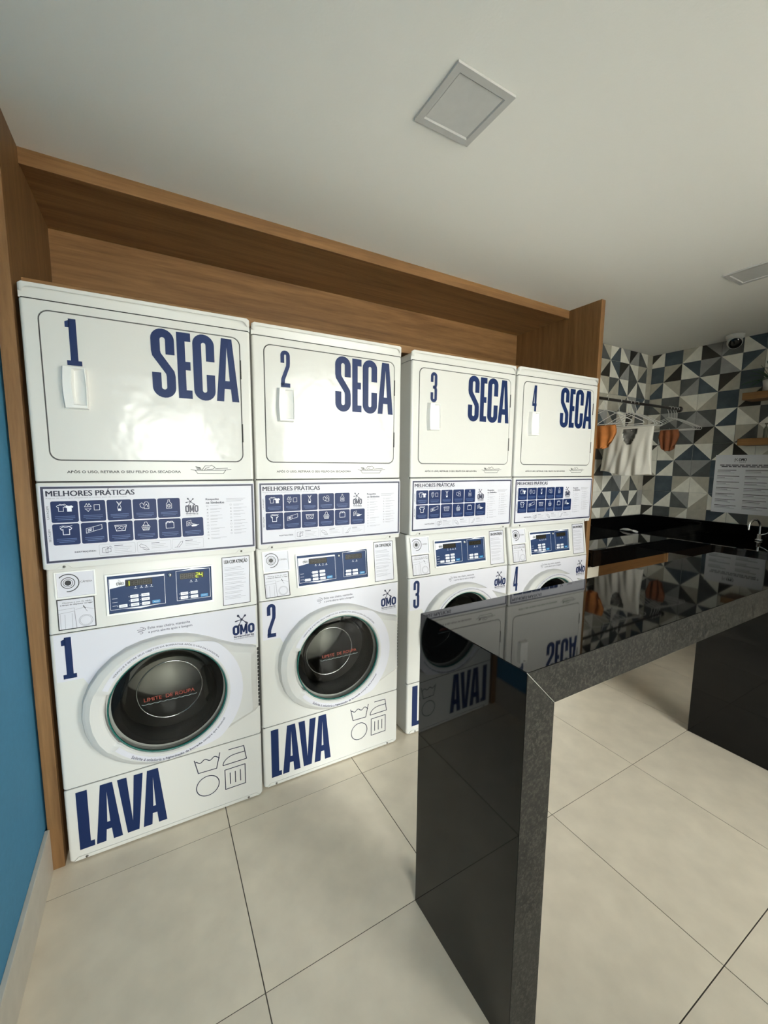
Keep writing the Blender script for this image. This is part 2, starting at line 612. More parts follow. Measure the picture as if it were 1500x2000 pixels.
def logo(P, u0, u1, z0, z1, mi=0, mi2=None, sub=True):
    """splat over bold OMO, small words below"""
    mi2 = mi if mi2 is None else mi2
    w, h = u1 - u0, z1 - z0
    zl0, zl1 = z0 + (0.17 if sub else 0.0) * h, z0 + 0.57 * h
    lw = w / 3.25
    st = lw * 0.36
    for k in (0, 2):
        x0 = u0 + (0 if k == 0 else w - lw)
        rr = (lw - st) / 2
        cxx = x0 + lw / 2
        P.stroke(arc(cxx, zl1 - st / 2 - rr, rr, rr, 0, 180, 8) + arc(cxx, zl0 + st / 2 + rr, rr, rr, 180, 360, 8), st, True, mi)
    m0, m1 = u0 + lw * 1.06, u1 - lw * 1.06
    ms = st * 0.92
    P.rect(m0, m0 + ms, zl0, zl1, mi).rect(m1 - ms, m1, zl0, zl1, mi)
    mc = (m0 + m1) / 2
    P.poly([(m0, zl1), (m0 + ms * 1.05, zl1), (mc + ms * .32, zl0 + .18 * h * .4), (mc - ms * .32, zl0 + .18 * h * .4)], mi=mi)
    P.poly([(m1, zl1), (m1 - ms * 1.05, zl1), (mc - ms * .32, zl0 + .18 * h * .4), (mc + ms * .32, zl0 + .18 * h * .4)], mi=mi)
    splat(P, u0 + 0.42 * w, z0 + 0.77 * h, 0.30 * h, mi2)
    if sub:
        P.text('lavanderia', u0 + .05 * w, u1 - .03 * w, z0 + .075 * h, z0 + .155 * h, 0.03, mi2)
        P.text('compartilhada', u0 + .05 * w, u1 - .03 * w, z0 - .01 * h, z0 + .055 * h, 0.0, mi2)


# ================================================================== SETTING
XW, TW, YB = 4.587, 0.0276, 0.5724          # tiled corner
ZC = 2.5018
XL, XR, TJ, YJ = -0.0113, 2.8806, 0.0398, 0.005
XWALL = -0.058

floor_m = mat('grout', (0.085, 0.070, 0.055), 0.9)
tile_m = mat('porcelain_tile', (0.665, 0.590, 0.470), 0.30, noise=0.07, nscale=9, bump=0.00015, bscale=160)
floor = MB().box(-0.3, 4.95, YF - 0.2, 0.95, -0.10, -0.0012).build('floor', floor_m)
tag(floor, kind='structure')
TX, TY, TP = 0.5298, -0.1151, 0.5895
tm = {}
G = 0.0016
for i in range(-2, 8):
    for j in range(-8, 3):
        a0, a1 = max(TX + (i - 1) * TP, XWALL), min(TX + i * TP, 4.74)
        b0, b1 = max(TY + (j - 1) * TP, YF), min(TY + j * TP, 0.72)
        if a1 - a0 < 0.02 or b1 - b0 < 0.02:
            continue
        key = (round(a1 - a0, 3), round(b1 - b0, 3))
        if key not in tm:
            tm[key] = MB().box(-key[0] / 2 + G, key[0] / 2 - G, -key[1] / 2 + G, key[1] / 2 - G, -0.008, 0.0).mesh('floor_tile', tile_m)
        link('floor_tile', tm[key], floor, ((a0 + a1) / 2, (b0 + b1) / 2, 0))

ceil_m = mat('ceiling_paint', (0.86, 0.85, 0.81), 0.9, bump=0.0004, bscale=120)
tag(MB().box(-0.3, 4.95, YF - 0.2, 0.95, ZC, ZC + 0.12).build('ceiling', ceil_m), kind='structure')
blue = mat('blue_wall_paint', (0.046, 0.225, 0.395), 0.75, noise=0.04, nscale=60, bump=0.0003, bscale=200)
tag(MB().box(XWALL - 0.15, XWALL, YF - 0.2, 0.95, 0, ZC).build('wall_left', blue), kind='structure')
wallp = mat('wall_paint', (0.62, 0.60, 0.55), 0.85)
groutw = mat('wall_grout', (0.38, 0.37, 0.34), 0.9)
wb = MB().box(XWALL, 4.95, 0.745, 0.90, 0, ZC).box(XR + TJ + 0.003, 4.95, YB + 0.008, 0.745, 0, ZC).build('wall_back', groutw)
tag(wb, kind='structure')
s1 = YB - YF + 0.1
wr = MB().add([(XW + 0.008, YB + 0.008, z) for z in (0, ZC)] + [(XW + TW * s1 + 0.008, YB - s1, z) for z in (0, ZC)] + [(4.95, YB - s1, z) for z in (0, ZC)] + [(4.95, YB + 0.008, z) for z in (0, ZC)],
              [(0, 2, 3, 1), (2, 4, 5, 3), (4, 6, 7, 5), (6, 0, 1, 7), (1, 3, 5, 7), (0, 6, 4, 2)]).build('wall_right', groutw)
tag(wr, kind='structure')

# front wall with its glazed door and window (behind the camera)
fwall = MB()
xs = [XWALL] + [q for o in OPEN for q in o[:2]] + [4.95]
for k in range(0, len(xs), 2):
    fwall.box(xs[k], xs[k + 1], YF - 0.15, YF, 0, ZC)
for a, b, c, d in OPEN:
    fwall.box(a, b, YF - 0.15, YF, d, ZC)
    if c > 0.1:
        fwall.box(a, b, YF - 0.15, YF, 0, c)
tag(fwall.build('wall_front', wallp), kind='structure')
alu = mat('white_aluminium', (0.55, 0.55, 0.54), 0.4)
for k, (a, b, c, d) in enumerate(OPEN):
    nm = 'window_1' if k == 0 else 'door_1'
    fr = MB()
    t = 0.05
    n = 2
    for q in (a + t / 2, (a + b) / 2, b - t / 2):
        fr.box(q - t / 2, q + t / 2, YF - 0.11, YF - 0.05, c, d)
    for i in range(n):
        p0, p1 = (a + t, (a + b) / 2 - t / 2) if i == 0 else ((a + b) / 2 + t / 2, b - t)
        for q in ((c + t / 2, d - t / 2) if k == 0 else (c + t / 2, 1.0, d - t / 2)):
            fr.box(p0, p1, YF - 0.11, YF - 0.05, q - t / 2, q + t / 2)
    fo = fr.build(nm, alu)
    tag(fo, kind='structure')
    for i in range(n):
        p0, p1 = (a + t, (a + b) / 2 - t / 2) if i == 0 else ((a + b) / 2 + t / 2, b - t)
        MB().box(p0, p1, YF - 0.083, YF - 0.077, c + t, d - t).build('pane', PANE, fo)
pav = mat('outdoor_paving', (0.46, 0.44, 0.40), 0.9, noise=0.1, nscale=3)
tag(MB().box(-8, 12, -16, YF - 0.2, -0.12, -0.02).build('outdoor_ground', pav), kind='structure')

# baseboard along the blue wall
bb = mat('baseboard_stone', (0.56, 0.525, 0.46), 0.35, noise=0.05, nscale=20)
tag(MB().bbox(XWALL, -0.0446, YF, YJ - 0.001, 0.0, 0.163, 0.0015).build('baseboard_left', bb), kind='structure')

# ------------------------------------------------------------------ patterned wall tiles
TC = {
    'W': mat('tile_offwhite', (0.80, 0.78, 0.69), 0.28, noise=0.10, nscale=14),
    'T': mat('tile_taupe', (0.45, 0.425, 0.35), 0.28, noise=0.14, nscale=14),
    'G': mat('tile_grey', (0.31, 0.31, 0.30), 0.28, noise=0.14, nscale=14),
    'S': mat('tile_slate', (0.085, 0.092, 0.090), 0.28, noise=0.22, nscale=12),
    'B': mat('tile_blue', (0.062, 0.084, 0.102), 0.28, noise=0.32, nscale=10),
    'K': mat('tile_charcoal', (0.030, 0.027, 0.022), 0.28, noise=0.2, nscale=12),
}
GP = 0.1465
Z0T = 2.380
# '/AB': diagonal from lower left to upper right, A upper-left, B lower-right; '\AB': A lower-left, B upper-right; 'A': one colour
RIGHT = [
    ['/KW', 'B', '/TW', '\\KG', '/GS', '\\WB', '/BS'],
    ['B', '/TK', '\\WB', '/GS', '\\GW', '/BT', '\\WS'],
    ['/TB', '\\WT', '/SG', '\\BW', '/KT', 'B', '\\WT'],
    ['\\ST', 'S', '\\TW', '/WT', 'B', '/TK', 'T'],
    ['/WT', '\\SG', '/SG', '\\GS', '/WB', '\\WT', '/SW'],
    ['\\WS', '/GS', '\\SG', '/KT', '\\SW', '/TS', '\\TW'],
    ['/KW', '\\WT', '/WB', '\\BW', '/SW', '\\KW', '/WT'],
    ['\\TW', '/BW', '\\SG', '/GS', 'B', '/WS', '\\GW'],
    ['/KT', 'B', '/TW', '\\WT', 'B', '\\SW', '/KT'],
    ['\\WT', '/BW', '\\SG', '/WT', '\\WB', '/TB', '\\WG'],
    ['/KW', 'S', '/TW', 'T', '/BW', '\\WS', 'T'],
]
BACK = [
    ['\\ST', '/WB', '\\WG', '/KG', '\\SW', 'T'],
    ['/TK', '\\WB', '/KG', '\\SW', '/TS', 'T'],
    ['\\WT', '/ST', '\\BW', '/SW', '\\SW', 'T'],
    ['/TW', 'T', '/TS', '\\WG', '/BW', 'S'],
    ['\\BG', '\\TS', '\\TW', '/KT', 'S', 'T'],
    ['/WS', '\\BW', '/TW', '\\SG', '/WT', 'T'],
    ['\\KT', '/WS', '\\GW', '/BW', '\\TW', 'S'],
    ['/TK', '\\BW', '/WT', '\\SW', '/TG', 'T'],
    ['\\WT', '/WS', '\\SG', '/WT', '\\ST', 'T'],
    ['/WS', '\\SW', '/BT', '\\WS', '/WS', 'G'],
    ['\\TW', '/TB', '\\WS', '/SW', 'W', 'W'],
]
tile_meshes = {}


def wall_tile(code, a0, a1, z0, z1, ca0, ca1, cz0, cz1):
    """tile visible span a0..a1 x z0..z1 cut from the full cell ca0..ca1 x cz0..cz1 (local x, z about the visible centre)"""
    key = (code, round(a1 - a0, 3), round(z1 - z0, 3), round(a0 - ca0, 3), round(z0 - cz0, 3))
    if key in tile_meshes:
        return tile_meshes[key]
    g = 0.0009
    mx, mz = (a0 + a1) / 2, (z0 + z1) / 2
    x0, x1, q0, q1 = a0 + g - mx, a1 - g - mx, z0 + g - mz, z1 - g - mz
    th = 0.008
    mb = MB()
    sq = [(x0, q0), (x1, q0), (x1, q1), (x0, q1)]
    if len(code) == 1:
        cols = [TC[code]]
        mb.add([(p[0], -th, p[1]) for p in sq], [(0, 1, 2, 3)], 0)
    else:
        cols = [TC[code[1]], TC[code[2]]]
        # split the visible rectangle by the full cell's diagonal
        if code[0] == '/':
            A, Bp = (ca0 - mx, cz0 - mz), (ca1 - mx, cz1 - mz)
        else:
            A, Bp = (ca0 - mx, cz1 - mz), (ca1 - mx, cz0 - mz)

        def side(p):
            return (Bp[0] - A[0]) * (p[1] - A[1]) - (Bp[1] - A[1]) * (p[0] - A[0])
        for s, mi in ((1, 0 if code[0] == '/' else 1), (-1, 1 if code[0] == '/' else 0)):
            out = []
            for i in range(4):
                p, q = sq[i], sq[(i + 1) % 4]
                sp, sq_ = s * side(p), s * side(q)
                if sp >= -1e-12:
                    out.append(p)
                if sp * sq_ < -1e-14:
                    t = sp / (sp - sq_)
                    out.append((p[0] + t * (q[0] - p[0]), p[1] + t * (q[1] - p[1])))
            if len(out) >= 3:
                mb.add([(p[0], -th, p[1]) for p in out], [tuple(range(len(out)))], mi)
    vs = [(p[0], -th, p[1]) for p in sq] + [(p[0], 0, p[1]) for p in sq]
    mb.add(vs, [(i, i + 4, (i + 1) % 4 + 4, (i + 1) % 4) for i in range(4)], 0)
    me = mb.mesh('wall_tile', cols)
    tile_meshes[key] = me
    return me


for r in range(11):
    cz1, cz0 = Z0T - (r - 1) * 0.1462, Z0T - r * 0.1462
    z0, z1 = max(cz0, 0.9696), min(cz1, ZC)
    for c in range(7):
        cs0, cs1 = 0.1105 + (c - 1) * GP, 0.1105 + c * GP          # distance from the corner
        a0, a1 = max(cs0, 0.0), cs1
        me = wall_tile(RIGHT[r][c], a0, a1, z0, z1, cs0, cs1, cz0, cz1)
        sm = (a0 + a1) / 2
        link('wall_tile', me, wr, (XW + TW * sm + 0.008, YB - sm, (z0 + z1) / 2), (0, 0, -pi / 2 + TW))
    for c in range(6):
        cx0, cx1 = 3.917 + (c - 1) * GP, 3.917 + c * GP
        a0, a1 = cx0, min(cx1, XW)
        me = wall_tile(BACK[r][c], a0, a1, z0, z1, cx0, cx1, cz0, cz1)
        link('wall_tile', me, wb, ((a0 + a1) / 2, YB + 0.008, (z0 + z1) / 2))
# tiles past the frame carry on with the same pattern
for r in range(11):
    cz1, cz0 = Z0T - (r - 1) * 0.1462, Z0T - r * 0.1462
    z0, z1 = max(cz0, 0.9696), min(cz1, ZC)
    for c in range(7, 23):
        a0, a1 = 0.1105 + (c - 1) * GP, min(0.1105 + c * GP, YB - YF - 0.002)
        me = wall_tile(RIGHT[(r * 3 + c) % 9 + 1][(c * 2 + r) % 6 + 1], a0, a1, z0, z1, a0, a0 + GP, cz0, cz1)
        sm = (a0 + a1) / 2
        link('wall_tile', me, wr, (XW + TW * sm + 0.008, YB - sm, (z0 + z1) / 2), (0, 0, -pi / 2 + TW))
    for c in range(-6, 0):
        a0, a1 = max(3.917 + (c - 1) * GP, XR + TJ + 0.003), 3.917 + c * GP
        if a1 - a0 < 0.02:
            continue
        me = wall_tile(BACK[(r * 2 - c) % 8 + 1][(r - 2 * c) % 5], a0, a1, z0, z1, a1 - GP, a1, cz0, cz1)
        link('wall_tile', me, wb, ((a0 + a1) / 2, YB + 0.008, (z0 + z1) / 2))

# ------------------------------------------------------------------ wooden niche
ni = tag(empty('machine_niche', ((XL + XR) / 2, 0.35, 0)), 'oak-look wooden niche built around the four stacked washers and dryers', 'niche')
no = ((XL + XR) / 2, 0.35, 0)
YN, YH = 0.70, 0.2376
MB().bbox(XL - TJ, XL, YJ, 0.74, 0, ZC, 0.0012).build('side_panel', WZ, ni, no)
MB().bbox(XR, XR + TJ, YJ, 0.74, 0, ZC, 0.0012).build('side_panel', WZ, ni, no)
MB().bbox(XL, XR, YH, YH + 0.02, 2.4485, ZC, 0.001).build('header_board', WX, ni, no)
MB().box(XL, XR, YH + 0.02, YN, 2.457, 2.475).build('soffit_panel', WX, ni, no)
MB().box(XL, XR, YN, YN + 0.018, 2.045, 2.475).build('back_panel', WX, ni, no)
MB().bbox(XL, XR, 0.13, YN + 0.018, 2.008, 2.045, 0.001).build('shelf_board', WX, ni, no)
MB().box(XL, XR, YN, YN + 0.018, 0, 2.008).build('lower_back_panel', WX, ni, no)

# ================================================================== LAUNDRY STACKS
W = 0.686
DEP = 0.62
zT, zL, zD, zI, zS, zK = 1.9856, 1.9468, 1.3774, 1.0863, 0.8622, 0.2874
POSE = [(0.0, 0.0045, -0.0233), (0.6952, 0.0100, -0.0165), (1.4441, 0.0099, -0.0329), (2.1307, -0.0243, -0.0417)]


def flat(y):
    return lambda u, v: (u, y, v)


# control fascia leans back: y = SL*(z - zS) above the washer seam
SL = 0.033 / (1.078 - zS)
CL = (0.33, -1.69, 1.4436)


def slope(eps):
    def fn(u, v):
        # (u, v) read on the front plane, carried along the sight line onto the leaning fascia
        d = (u - CL[0], -CL[1], v - CL[2])
        t = (SL * (CL[2] - zS) - CL[1]) / (d[1] - SL * d[2])
        y = CL[1] + t * d[1]
        return (CL[0] + t * d[0], y - eps, CL[2] + t * d[2])
    return fn


def cabinet_shell(mb, z0, z1, y0=0.02):
    t = 0.012
    e = 0.0015
    mb.box(e, t, y0, DEP, z0, z1).box(W - t, W - e, y0, DEP, z0, z1)
    mb.box(t, W - t, DEP - t, DEP, z0, z1)
    mb.box(t, W - t, y0, DEP - t, z0, z0 + t).box(t, W - t, y0, DEP - t, z1 - t, z1)


DOORR = (0.0440, 0.6478, 1.4470, 1.9175)


def icon(P, k, x, z, s, w):
    """line icons of the wash-rules poster; x, z = centre, s = half size"""
    def q(pts):
        return [(x + a * s, z + b * s) for a, b in pts]
    tee = [(-.9, .45), (-.45, .8), (-.2, .68), (.2, .68), (.45, .8), (.9, .45), (.68, .12), (.5, .25), (.5, -.8), (-.5, -.8), (-.5, .25), (-.68, .12)]
    if k == 0:
        P.stroke([(x - .55 * s + a * s * .75, z + b * s * .8) for a, b in tee], w, True)
        P.stroke([(x - .30 * s + a * s * .75, z + .12 * s + b * s * .8) for a, b in tee[:7]], w)
        P.poly([(x + .75 * s + a * s * .72, z - .12 * s + b * s * .75) for a, b in tee])
    elif k == 1:
        P.stroke(q([(-1.3, .1), (-.95, .75), (-.75, .25), (-.55, .75), (-.2, .1)]), w, True)
        P.stroke(q([(-1.25, -.3), (-.25, -.3), (-.55, -.55), (-.75, -.85), (-.95, -.55)]), w, True)
        P.stroke(q([(.25, .45), (1.15, .45), (1.15, -.6), (.25, -.6)]), w, True)
    elif k == 2:
        P.stroke(q([(-.45, 1), (-.1, .3), (-.3, -.3), (-.22, -.9), (.22, -.9), (.3, -.3), (.1, .3), (.45, 1)]), w)
        P.poly(q([(-.2, -.5), (.2, -.5), (.18, -.9), (-.18, -.9)]))
        P.stroke(q([(-.25, .9), (0, .35), (.25, .9)]), w)
    elif k == 3:
        P.stroke(q([(-.1, -.7), (.75, -.7), (.75, .35), (.5, .7), (.1, .7), (-.1, .3)]), w, True)
        P.stroke(q([(-.1, .1), (-.5, .55), (-.85, .3), (-.8, -.25), (-.4, -.55), (-.1, -.5)]), w)
        P.stroke(q([(.1, -.1), (.3, .25), (.5, -.05), (.5, -.4)]), w)
    elif k == 4:
        P.stroke(q([(-.15, 1), (.15, 1), (.15, .6), (.5, .15), (.5, -.8), (-.5, -.8), (-.5, .15), (-.15, .6)]), w, True)
        P.ring((x, z - .25 * s), .3 * s, w, n=12)
        P.stroke(q([(0, -.05), (0, -.25), (.18, -.35)]), w)
    elif k == 5:
        P.stroke(q(tee), w * 1.6, True)
        P.stroke(q([(-1.0, .75), (-.6, .95), (.6, .85), (1.0, .95)]), w)
    elif k == 6:
        P.stroke(q([(-1.3, -.75), (-1.3, .15), (1.3, .85), (1.3, 0)]), w, True)
        P.stroke(q([(-.15, -.4), (-.15, .45)]), w)
        P.stroke(q([(-1.0, -.4), (-1.0, 0), (-.45, .14), (-.45, -.24)]), w, True)
        P.ring((x - .72 * s, z - .13 * s), .14 * s, w, n=10)
    elif k == 7:
        P.stroke(q([(-1.0, .5), (1.0, .5), (.75, -.65), (-.75, -.65)]), w * 1.4, True)
        P.stroke(q([(-.85, .15), (-.5, .3), (-.2, .05), (.1, .3), (.45, .05), (.85, .25)]), w)
        P.stroke(q([(-.6, -.3), (-.2, -.1), (.2, -.35), (.6, -.1)]), w)
    elif k == 8:
        P.stroke(q([(-.5, -.85), (-.75, -.1), (-.3, .5), (-.2, .9), (.2, .9), (.3, .5), (.75, -.1), (.5, -.85)]), w, True)
        for d in (-.35, 0, .35):
            P.stroke(q([(d, .35), (d, -.8)]), w)
        for d in (.1, -.25, -.6):
            P.stroke(q([(-.6, d), (.6, d)]), w)
    elif k == 9:
        P.stroke(q([(-.75, -.7), (.75, -.7), (.75, .5), (-.75, .5)]), w * 1.4, True)
        P.stroke(q([(-.75, .1), (-.5, .75), (-.1, .75), (0, .45), (.1, .75), (.5, .75), (.75, .4)]), w * 1.4)
    else:
        P.stroke(q([(-1.2, -.5), (-1.2, .5), (-.35, .8), (-.35, -.2)]), w, True)
        P.stroke(q([(-.95, -.15), (-.95, .25), (-.6, .38), (-.6, 0)]), w, True)
        P.stroke(q([(-.3, .2), (.1, -.05), (.4, -.1), (.9, -.3), (1.25, -.2)]), w)
        P.poly(q([(-.35, -.45), (.0, -.2), (.6, -.25), (1.0, -.35), (.6, -.6), (-.1, -.65)]))


def make_dryer(num):
    x, y, rz = POSE[num - 1]
    root = empty('tumble_dryer', (x, y, zI), rz)
    o = (0, 0, zI)
    mb = MB()
    cabinet_shell(mb, zI + 0.004, zL - 0.002)
    mb.build('cabinet', ENAM, root, o)
    # front frame with the door opening
    hole = rrect(*DOORR, 0.030, 6)
    panel(MB(), 0.001, W - 0.001, zD + 0.0018, zL - 0.0020, 0.0, 0.022, hole=hole[::-1]).build('front_frame', ENAM, root, o)
    for zz in (zL - 0.0007, zD):
        MB().box(0.006, W - 0.006, 0.0040, 0.021, zz - 0.0022, zz + 0.0022).build('seam_shade', DARK, root, o)  # dark backing that paints the shade inside the panel seams
    # lid
    panel(MB(), 0.0, W, zL + 0.0006, zT, -0.004, DEP, 0.012, 0.019, iz=0.006, corners=(0, 0, 1, 1)).build('lid', ENAM, root, o)
    # door slab in its shadow gap
    dg = 0.0042
    d0 = (DOORR[0] + dg, DOORR[1] - dg, DOORR[2] + dg, DOORR[3] - dg)
    door = MB().prism([rrect(*d0, 0.027, 8)], -0.0012, 0.020).build('door', ENAM2, root, o)
    MB().prism([rrect(DOORR[0] - 0.004, DOORR[1] + 0.004, DOORR[2] - 0.004, DOORR[3] + 0.004, 0.03, 5)], 0.0205, 0.026).build('door_seal', RUBBER, root, o)
    MB().prism([rrect(DOORR[0] + 0.0002, DOORR[1] - 0.0002, DOORR[2] + 0.0002, DOORR[3] - 0.0002, 0.030, 6), rrect(DOORR[0] + 0.0040, DOORR[1] - 0.0040, DOORR[2] + 0.0040, DOORR[3] - 0.0040, 0.027, 6)[::-1]], 0.0030, 0.020).build('door_gap_shade', GAPSH, root, o)  # dark ring filling the door gap in place of its shade
    # handle: shallow scooped pull
    hx0, hx1, hz0, hz1 = 0.0950, 0.1610, 1.6150, 1.7500
    hm = MB()
    n = 9
    left = [(hx0 - 0.004 * sin(pi * k / (n - 1)), hz0 + (hz1 - hz0) * k / (n - 1)) for k in range(n)]
    outer = [(hx1, hz0), (hx1 + 0.001, (hz0 + hz1) / 2), (hx1, hz1)] + left[::-1]
    mid = [(u + (0.006 if u < hx0 + 0.01 else -0.002), v + (0.003 if v < 1.68 else -0.003)) for u, v in outer]
    hi0, hi1 = 0.1235, 0.1575
    lip = [(hi1, hz0 + 0.010), (hi1 + 0.001, (hz0 + hz1) / 2), (hi1 - 0.001, hz1 - 0.008)] + [(hi0 - 0.003 * sin(pi * k / (n - 1)), hz0 + 0.012 + (hz1 - hz0 - 0.020) * k / (n - 1)) for k in range(n)][::-1]
    scoop = [(hi1 - 0.0012 + (u - hi1) * 0.86, 1.6825 + (v - 1.6825) * 0.93) for u, v in lip]
    N = len(outer)
    rings = [[(u, -0.0012, v) for u, v in outer], [(u, -0.0230, v) for u, v in mid], [(u, -0.0250, v) for u, v in lip], [(u, -0.0020 if u < hi1 - 0.010 else -0.0215, v) for u, v in scoop]]
    for a, b in zip(rings, rings[1:]):
        hm.add(a + b, [(i, (i + 1) % N, N + (i + 1) % N, N + i) for i in range(N)])
    tri = tessellate_polygon([[Vector((p[0], p[2], 0)) for p in rings[-1]]])
    hm.add(rings[-1], tri)
    hm.build('handle', PLAS, door, o)
    # vinyl number and lettering
    P = Print()
    big_glyph(P, str(num), 0.1116 if num != 4 else 0.116, 0.1505, 1.7545, 1.9000, 0.0192 if num == 1 else 0.0155)
    P.build('number_decal', NAVY, door, flat(-0.0020), o)
    P = Print()
    big_glyph(P, 'S', 0.3490, 0.4225, 1.6740, 1.9100, 0.0285)
    big_glyph(P, 'E', 0.4300, 0.4755, 1.6765, 1.9070, 0.0265)
    big_glyph(P, 'C', 0.4815, 0.5545, 1.6740, 1.9100, 0.0290)
    big_glyph(P, 'A', 0.5580, 0.6385, 1.6765, 1.9070, 0.0250)
    P.build('lettering_decal', NAVY, door, flat(-0.0020), o)
    for zz in (1.56, 1.80):
        MB().box(DOORR[1] - 0.004, DOORR[1] + 0.0015, -0.0022, 0.006, zz - 0.035, zz + 0.035).build('hinge', DARK, root, o)
    # caption and lint-drawer drawing
    P = Print()
    P.text('APÓS O USO, RETIRAR O SEU FELPO DA SECADORA', 0.0868, 0.4240, 1.4050, 1.4170, 0.022)
    w = 0.0019
    P.stroke([(0.4575, 1.4185), (0.4760, 1.4155), (0.5760, 1.4165), (0.6003, 1.4195)], w)
    P.stroke([(0.4730, 1.4155), (0.4810, 1.4030), (0.5710, 1.4030), (0.5800, 1.4165)], w)
    P.stroke([(0.4950, 1.4160), (0.5080, 1.4330), (0.5240, 1.4320), (0.5300, 1.4350), (0.5420, 1.4270), (0.5340, 1.4205), (0.5120, 1.4190)], w)
    P.stroke([(0.5040, 1.4160), (0.5100, 1.4240), (0.5220, 1.4270)], w)
    for k in range(3):
        P.stroke([(0.4740 + 0.002 * k, 1.4290 - 0.0045 * k), (0.4900 + 0.002 * k, 1.4262 - 0.003 * k)], w * 1.4)
    P.stroke([(0.5420, 1.4215), (0.5880, 1.4240)], w)
    P.build('caption_decal', BLACK, root, flat(-0.0006), o)
    # lower access panel with its lip and screws
    lp = panel(MB(), 0.0012, W - 0.0012, zI + 0.0005, zD - 0.0018, -0.003, 0.022, rc=0.006).build('lower_panel', ENAM, root, o)
    for u in (0.0588, 0.6270):
        MB().prism([[(u - 0.022, zI + 0.001), (u + 0.022, zI + 0.001), (u + 0.008, zI + 0.014), (u - 0.008, zI + 0.014)]], -0.0055, -0.0028).build('screw_tab', ENAM, lp, o)
        MB().lathe([(0.0, -0.0085), (0.0032, -0.0082), (0.0042, -0.0055)], (u, 0, zI + 0.0075), 10, axis='y').build('screw', SCREW, lp, o)
    # wash-rules poster
    po = Print()
    po.rect(0.0100, 0.6830, 1.1060, 1.3650)
    poster = po.build('rules_poster', VINYLW, root, flat(-0.0036), o)
    P = Print()
    P.frame(0.0138, 0.6795, 1.1090, 1.3622, 0.0072, 1)
    for r in range(2):
        for c in range(5 + r):
            u0 = 0.0362 + c * 0.0766
            z0 = 1.2428 if r == 0 else 1.1672
            P.poly(rrect(u0, u0 + 0.0728, z0, z0 + 0.0715, 0.0055, 3), mi=0)
    P.build('navy_print', [NAVY, NAVYD], poster, flat(-0.0040), o)
    P = Print()
    k = 0
    for r in range(2):
        for c in range(5 + r):
            u0 = 0.0362 + c * 0.0766
            z0 = 1.2428 if r == 0 else 1.1672
            icon(P, k, u0 + 0.0364, z0 + 0.0485, 0.0172, 0.0011)
            for q in range(3):
                hw = 0.027 - 0.006 * (q == 2)
                P.rect(u0 + 0.0364 - hw, u0 + 0.0364 + hw, z0 + 0.020 - q * 0.0055, z0 + 0.0215 - q * 0.0055, 1)
            k += 1
    P.build('white_print', [WHITEI, PALEI], poster, flat(-0.0044), o)
    P = Print()
    for q in (0.0, 0.0008, 0.0016):
        P.text('MELHORES PRÁTICAS', 0.0262 + q, 0.2724 + q, 1.3305, 1.3535, 0.0)
    P.text('Regras de ouro que simplificam e cuidam bem de suas roupas', 0.0262, 0.2490, 1.3215, 1.3268, 0.0, 1)
    P.build('title_print', [NAVYD, GREYI], poster, flat(-0.0044), o)
    P = Print()
    P.text('LAVAGEM', 0, 0.042, 0, 0.0058, 0.0, 0, lambda a, b: (0.0310 - b, 1.2560 + a))
    P.build('row_label', NAVYD, poster, flat(-0.0044), o)
    P = Print()
    P.text('SECAGEM', 0, 0.042, 0, 0.0058, 0.0, 0, lambda a, b: (0.0310 - b, 1.1800 + a))
    P.build('row_label', NAVYD, poster, flat(-0.0044), o)
    P = Print()
    logo(P, 0.4320, 0.4775, 1.2470, 1.3150)
    P.build('logo_print', [NAVYD, GREYI], poster, flat(-0.0044), o)
    P = Print()
    for q in (0.0, 0.0005):
        P.text('Respeite', 0.5035 + q, 0.5500 + q, 1.3000, 1.3095, 0.01)
        P.text('os Símbolos', 0.5035 + q, 0.5690 + q, 1.2885, 1.2970, 0.01)
    for q in range(3):
        P.rect(0.5770, 0.6490 - 0.008 * q, 1.3055 - q * 0.0048, 1.3068 - q * 0.0048, 1)
    rnd = random.Random(3)
    for cidx, (u0, zt, n) in enumerate(((0.5045, 1.2800, 11), (0.5890, 1.2820, 10))):
        for q in range(n):
            zz = zt - q * 0.0125
            if q % 4 == 3 or q % 5 == 4:
                P.ring((u0 + 0.004, zz), 0.0030, 0.0009, n=8, mi=1)
            elif q % 3 == 0:
                P.frame(u0 + 0.0005, u0 + 0.0075, zz - 0.0028, zz + 0.0028, 0.0009, 1)
            else:
                P.poly([(u0 + 0.001, zz - 0.0028), (u0 + 0.0072, zz - 0.0028), (u0 + 0.0041, zz + 0.0030)], mi=1)
            ln = rnd.uniform(0.022, 0.056)
            P.rect(u0 + 0.0135, u0 + 0.0135 + ln, zz + 0.0006, zz + 0.0017, 1)
            if ln > 0.035:
                P.rect(u0 + 0.0135, u0 + 0.0135 + ln * 0.6, zz - 0.0028, zz - 0.0018, 1)
    P.build('symbol_list_print', [NAVYD, GREYI], poster, flat(-0.0044), o)
    P = Print()
    P.text('RESTRIÇÕES:', 0.0908, 0.1506, 1.1365, 1.1440, 0.02)
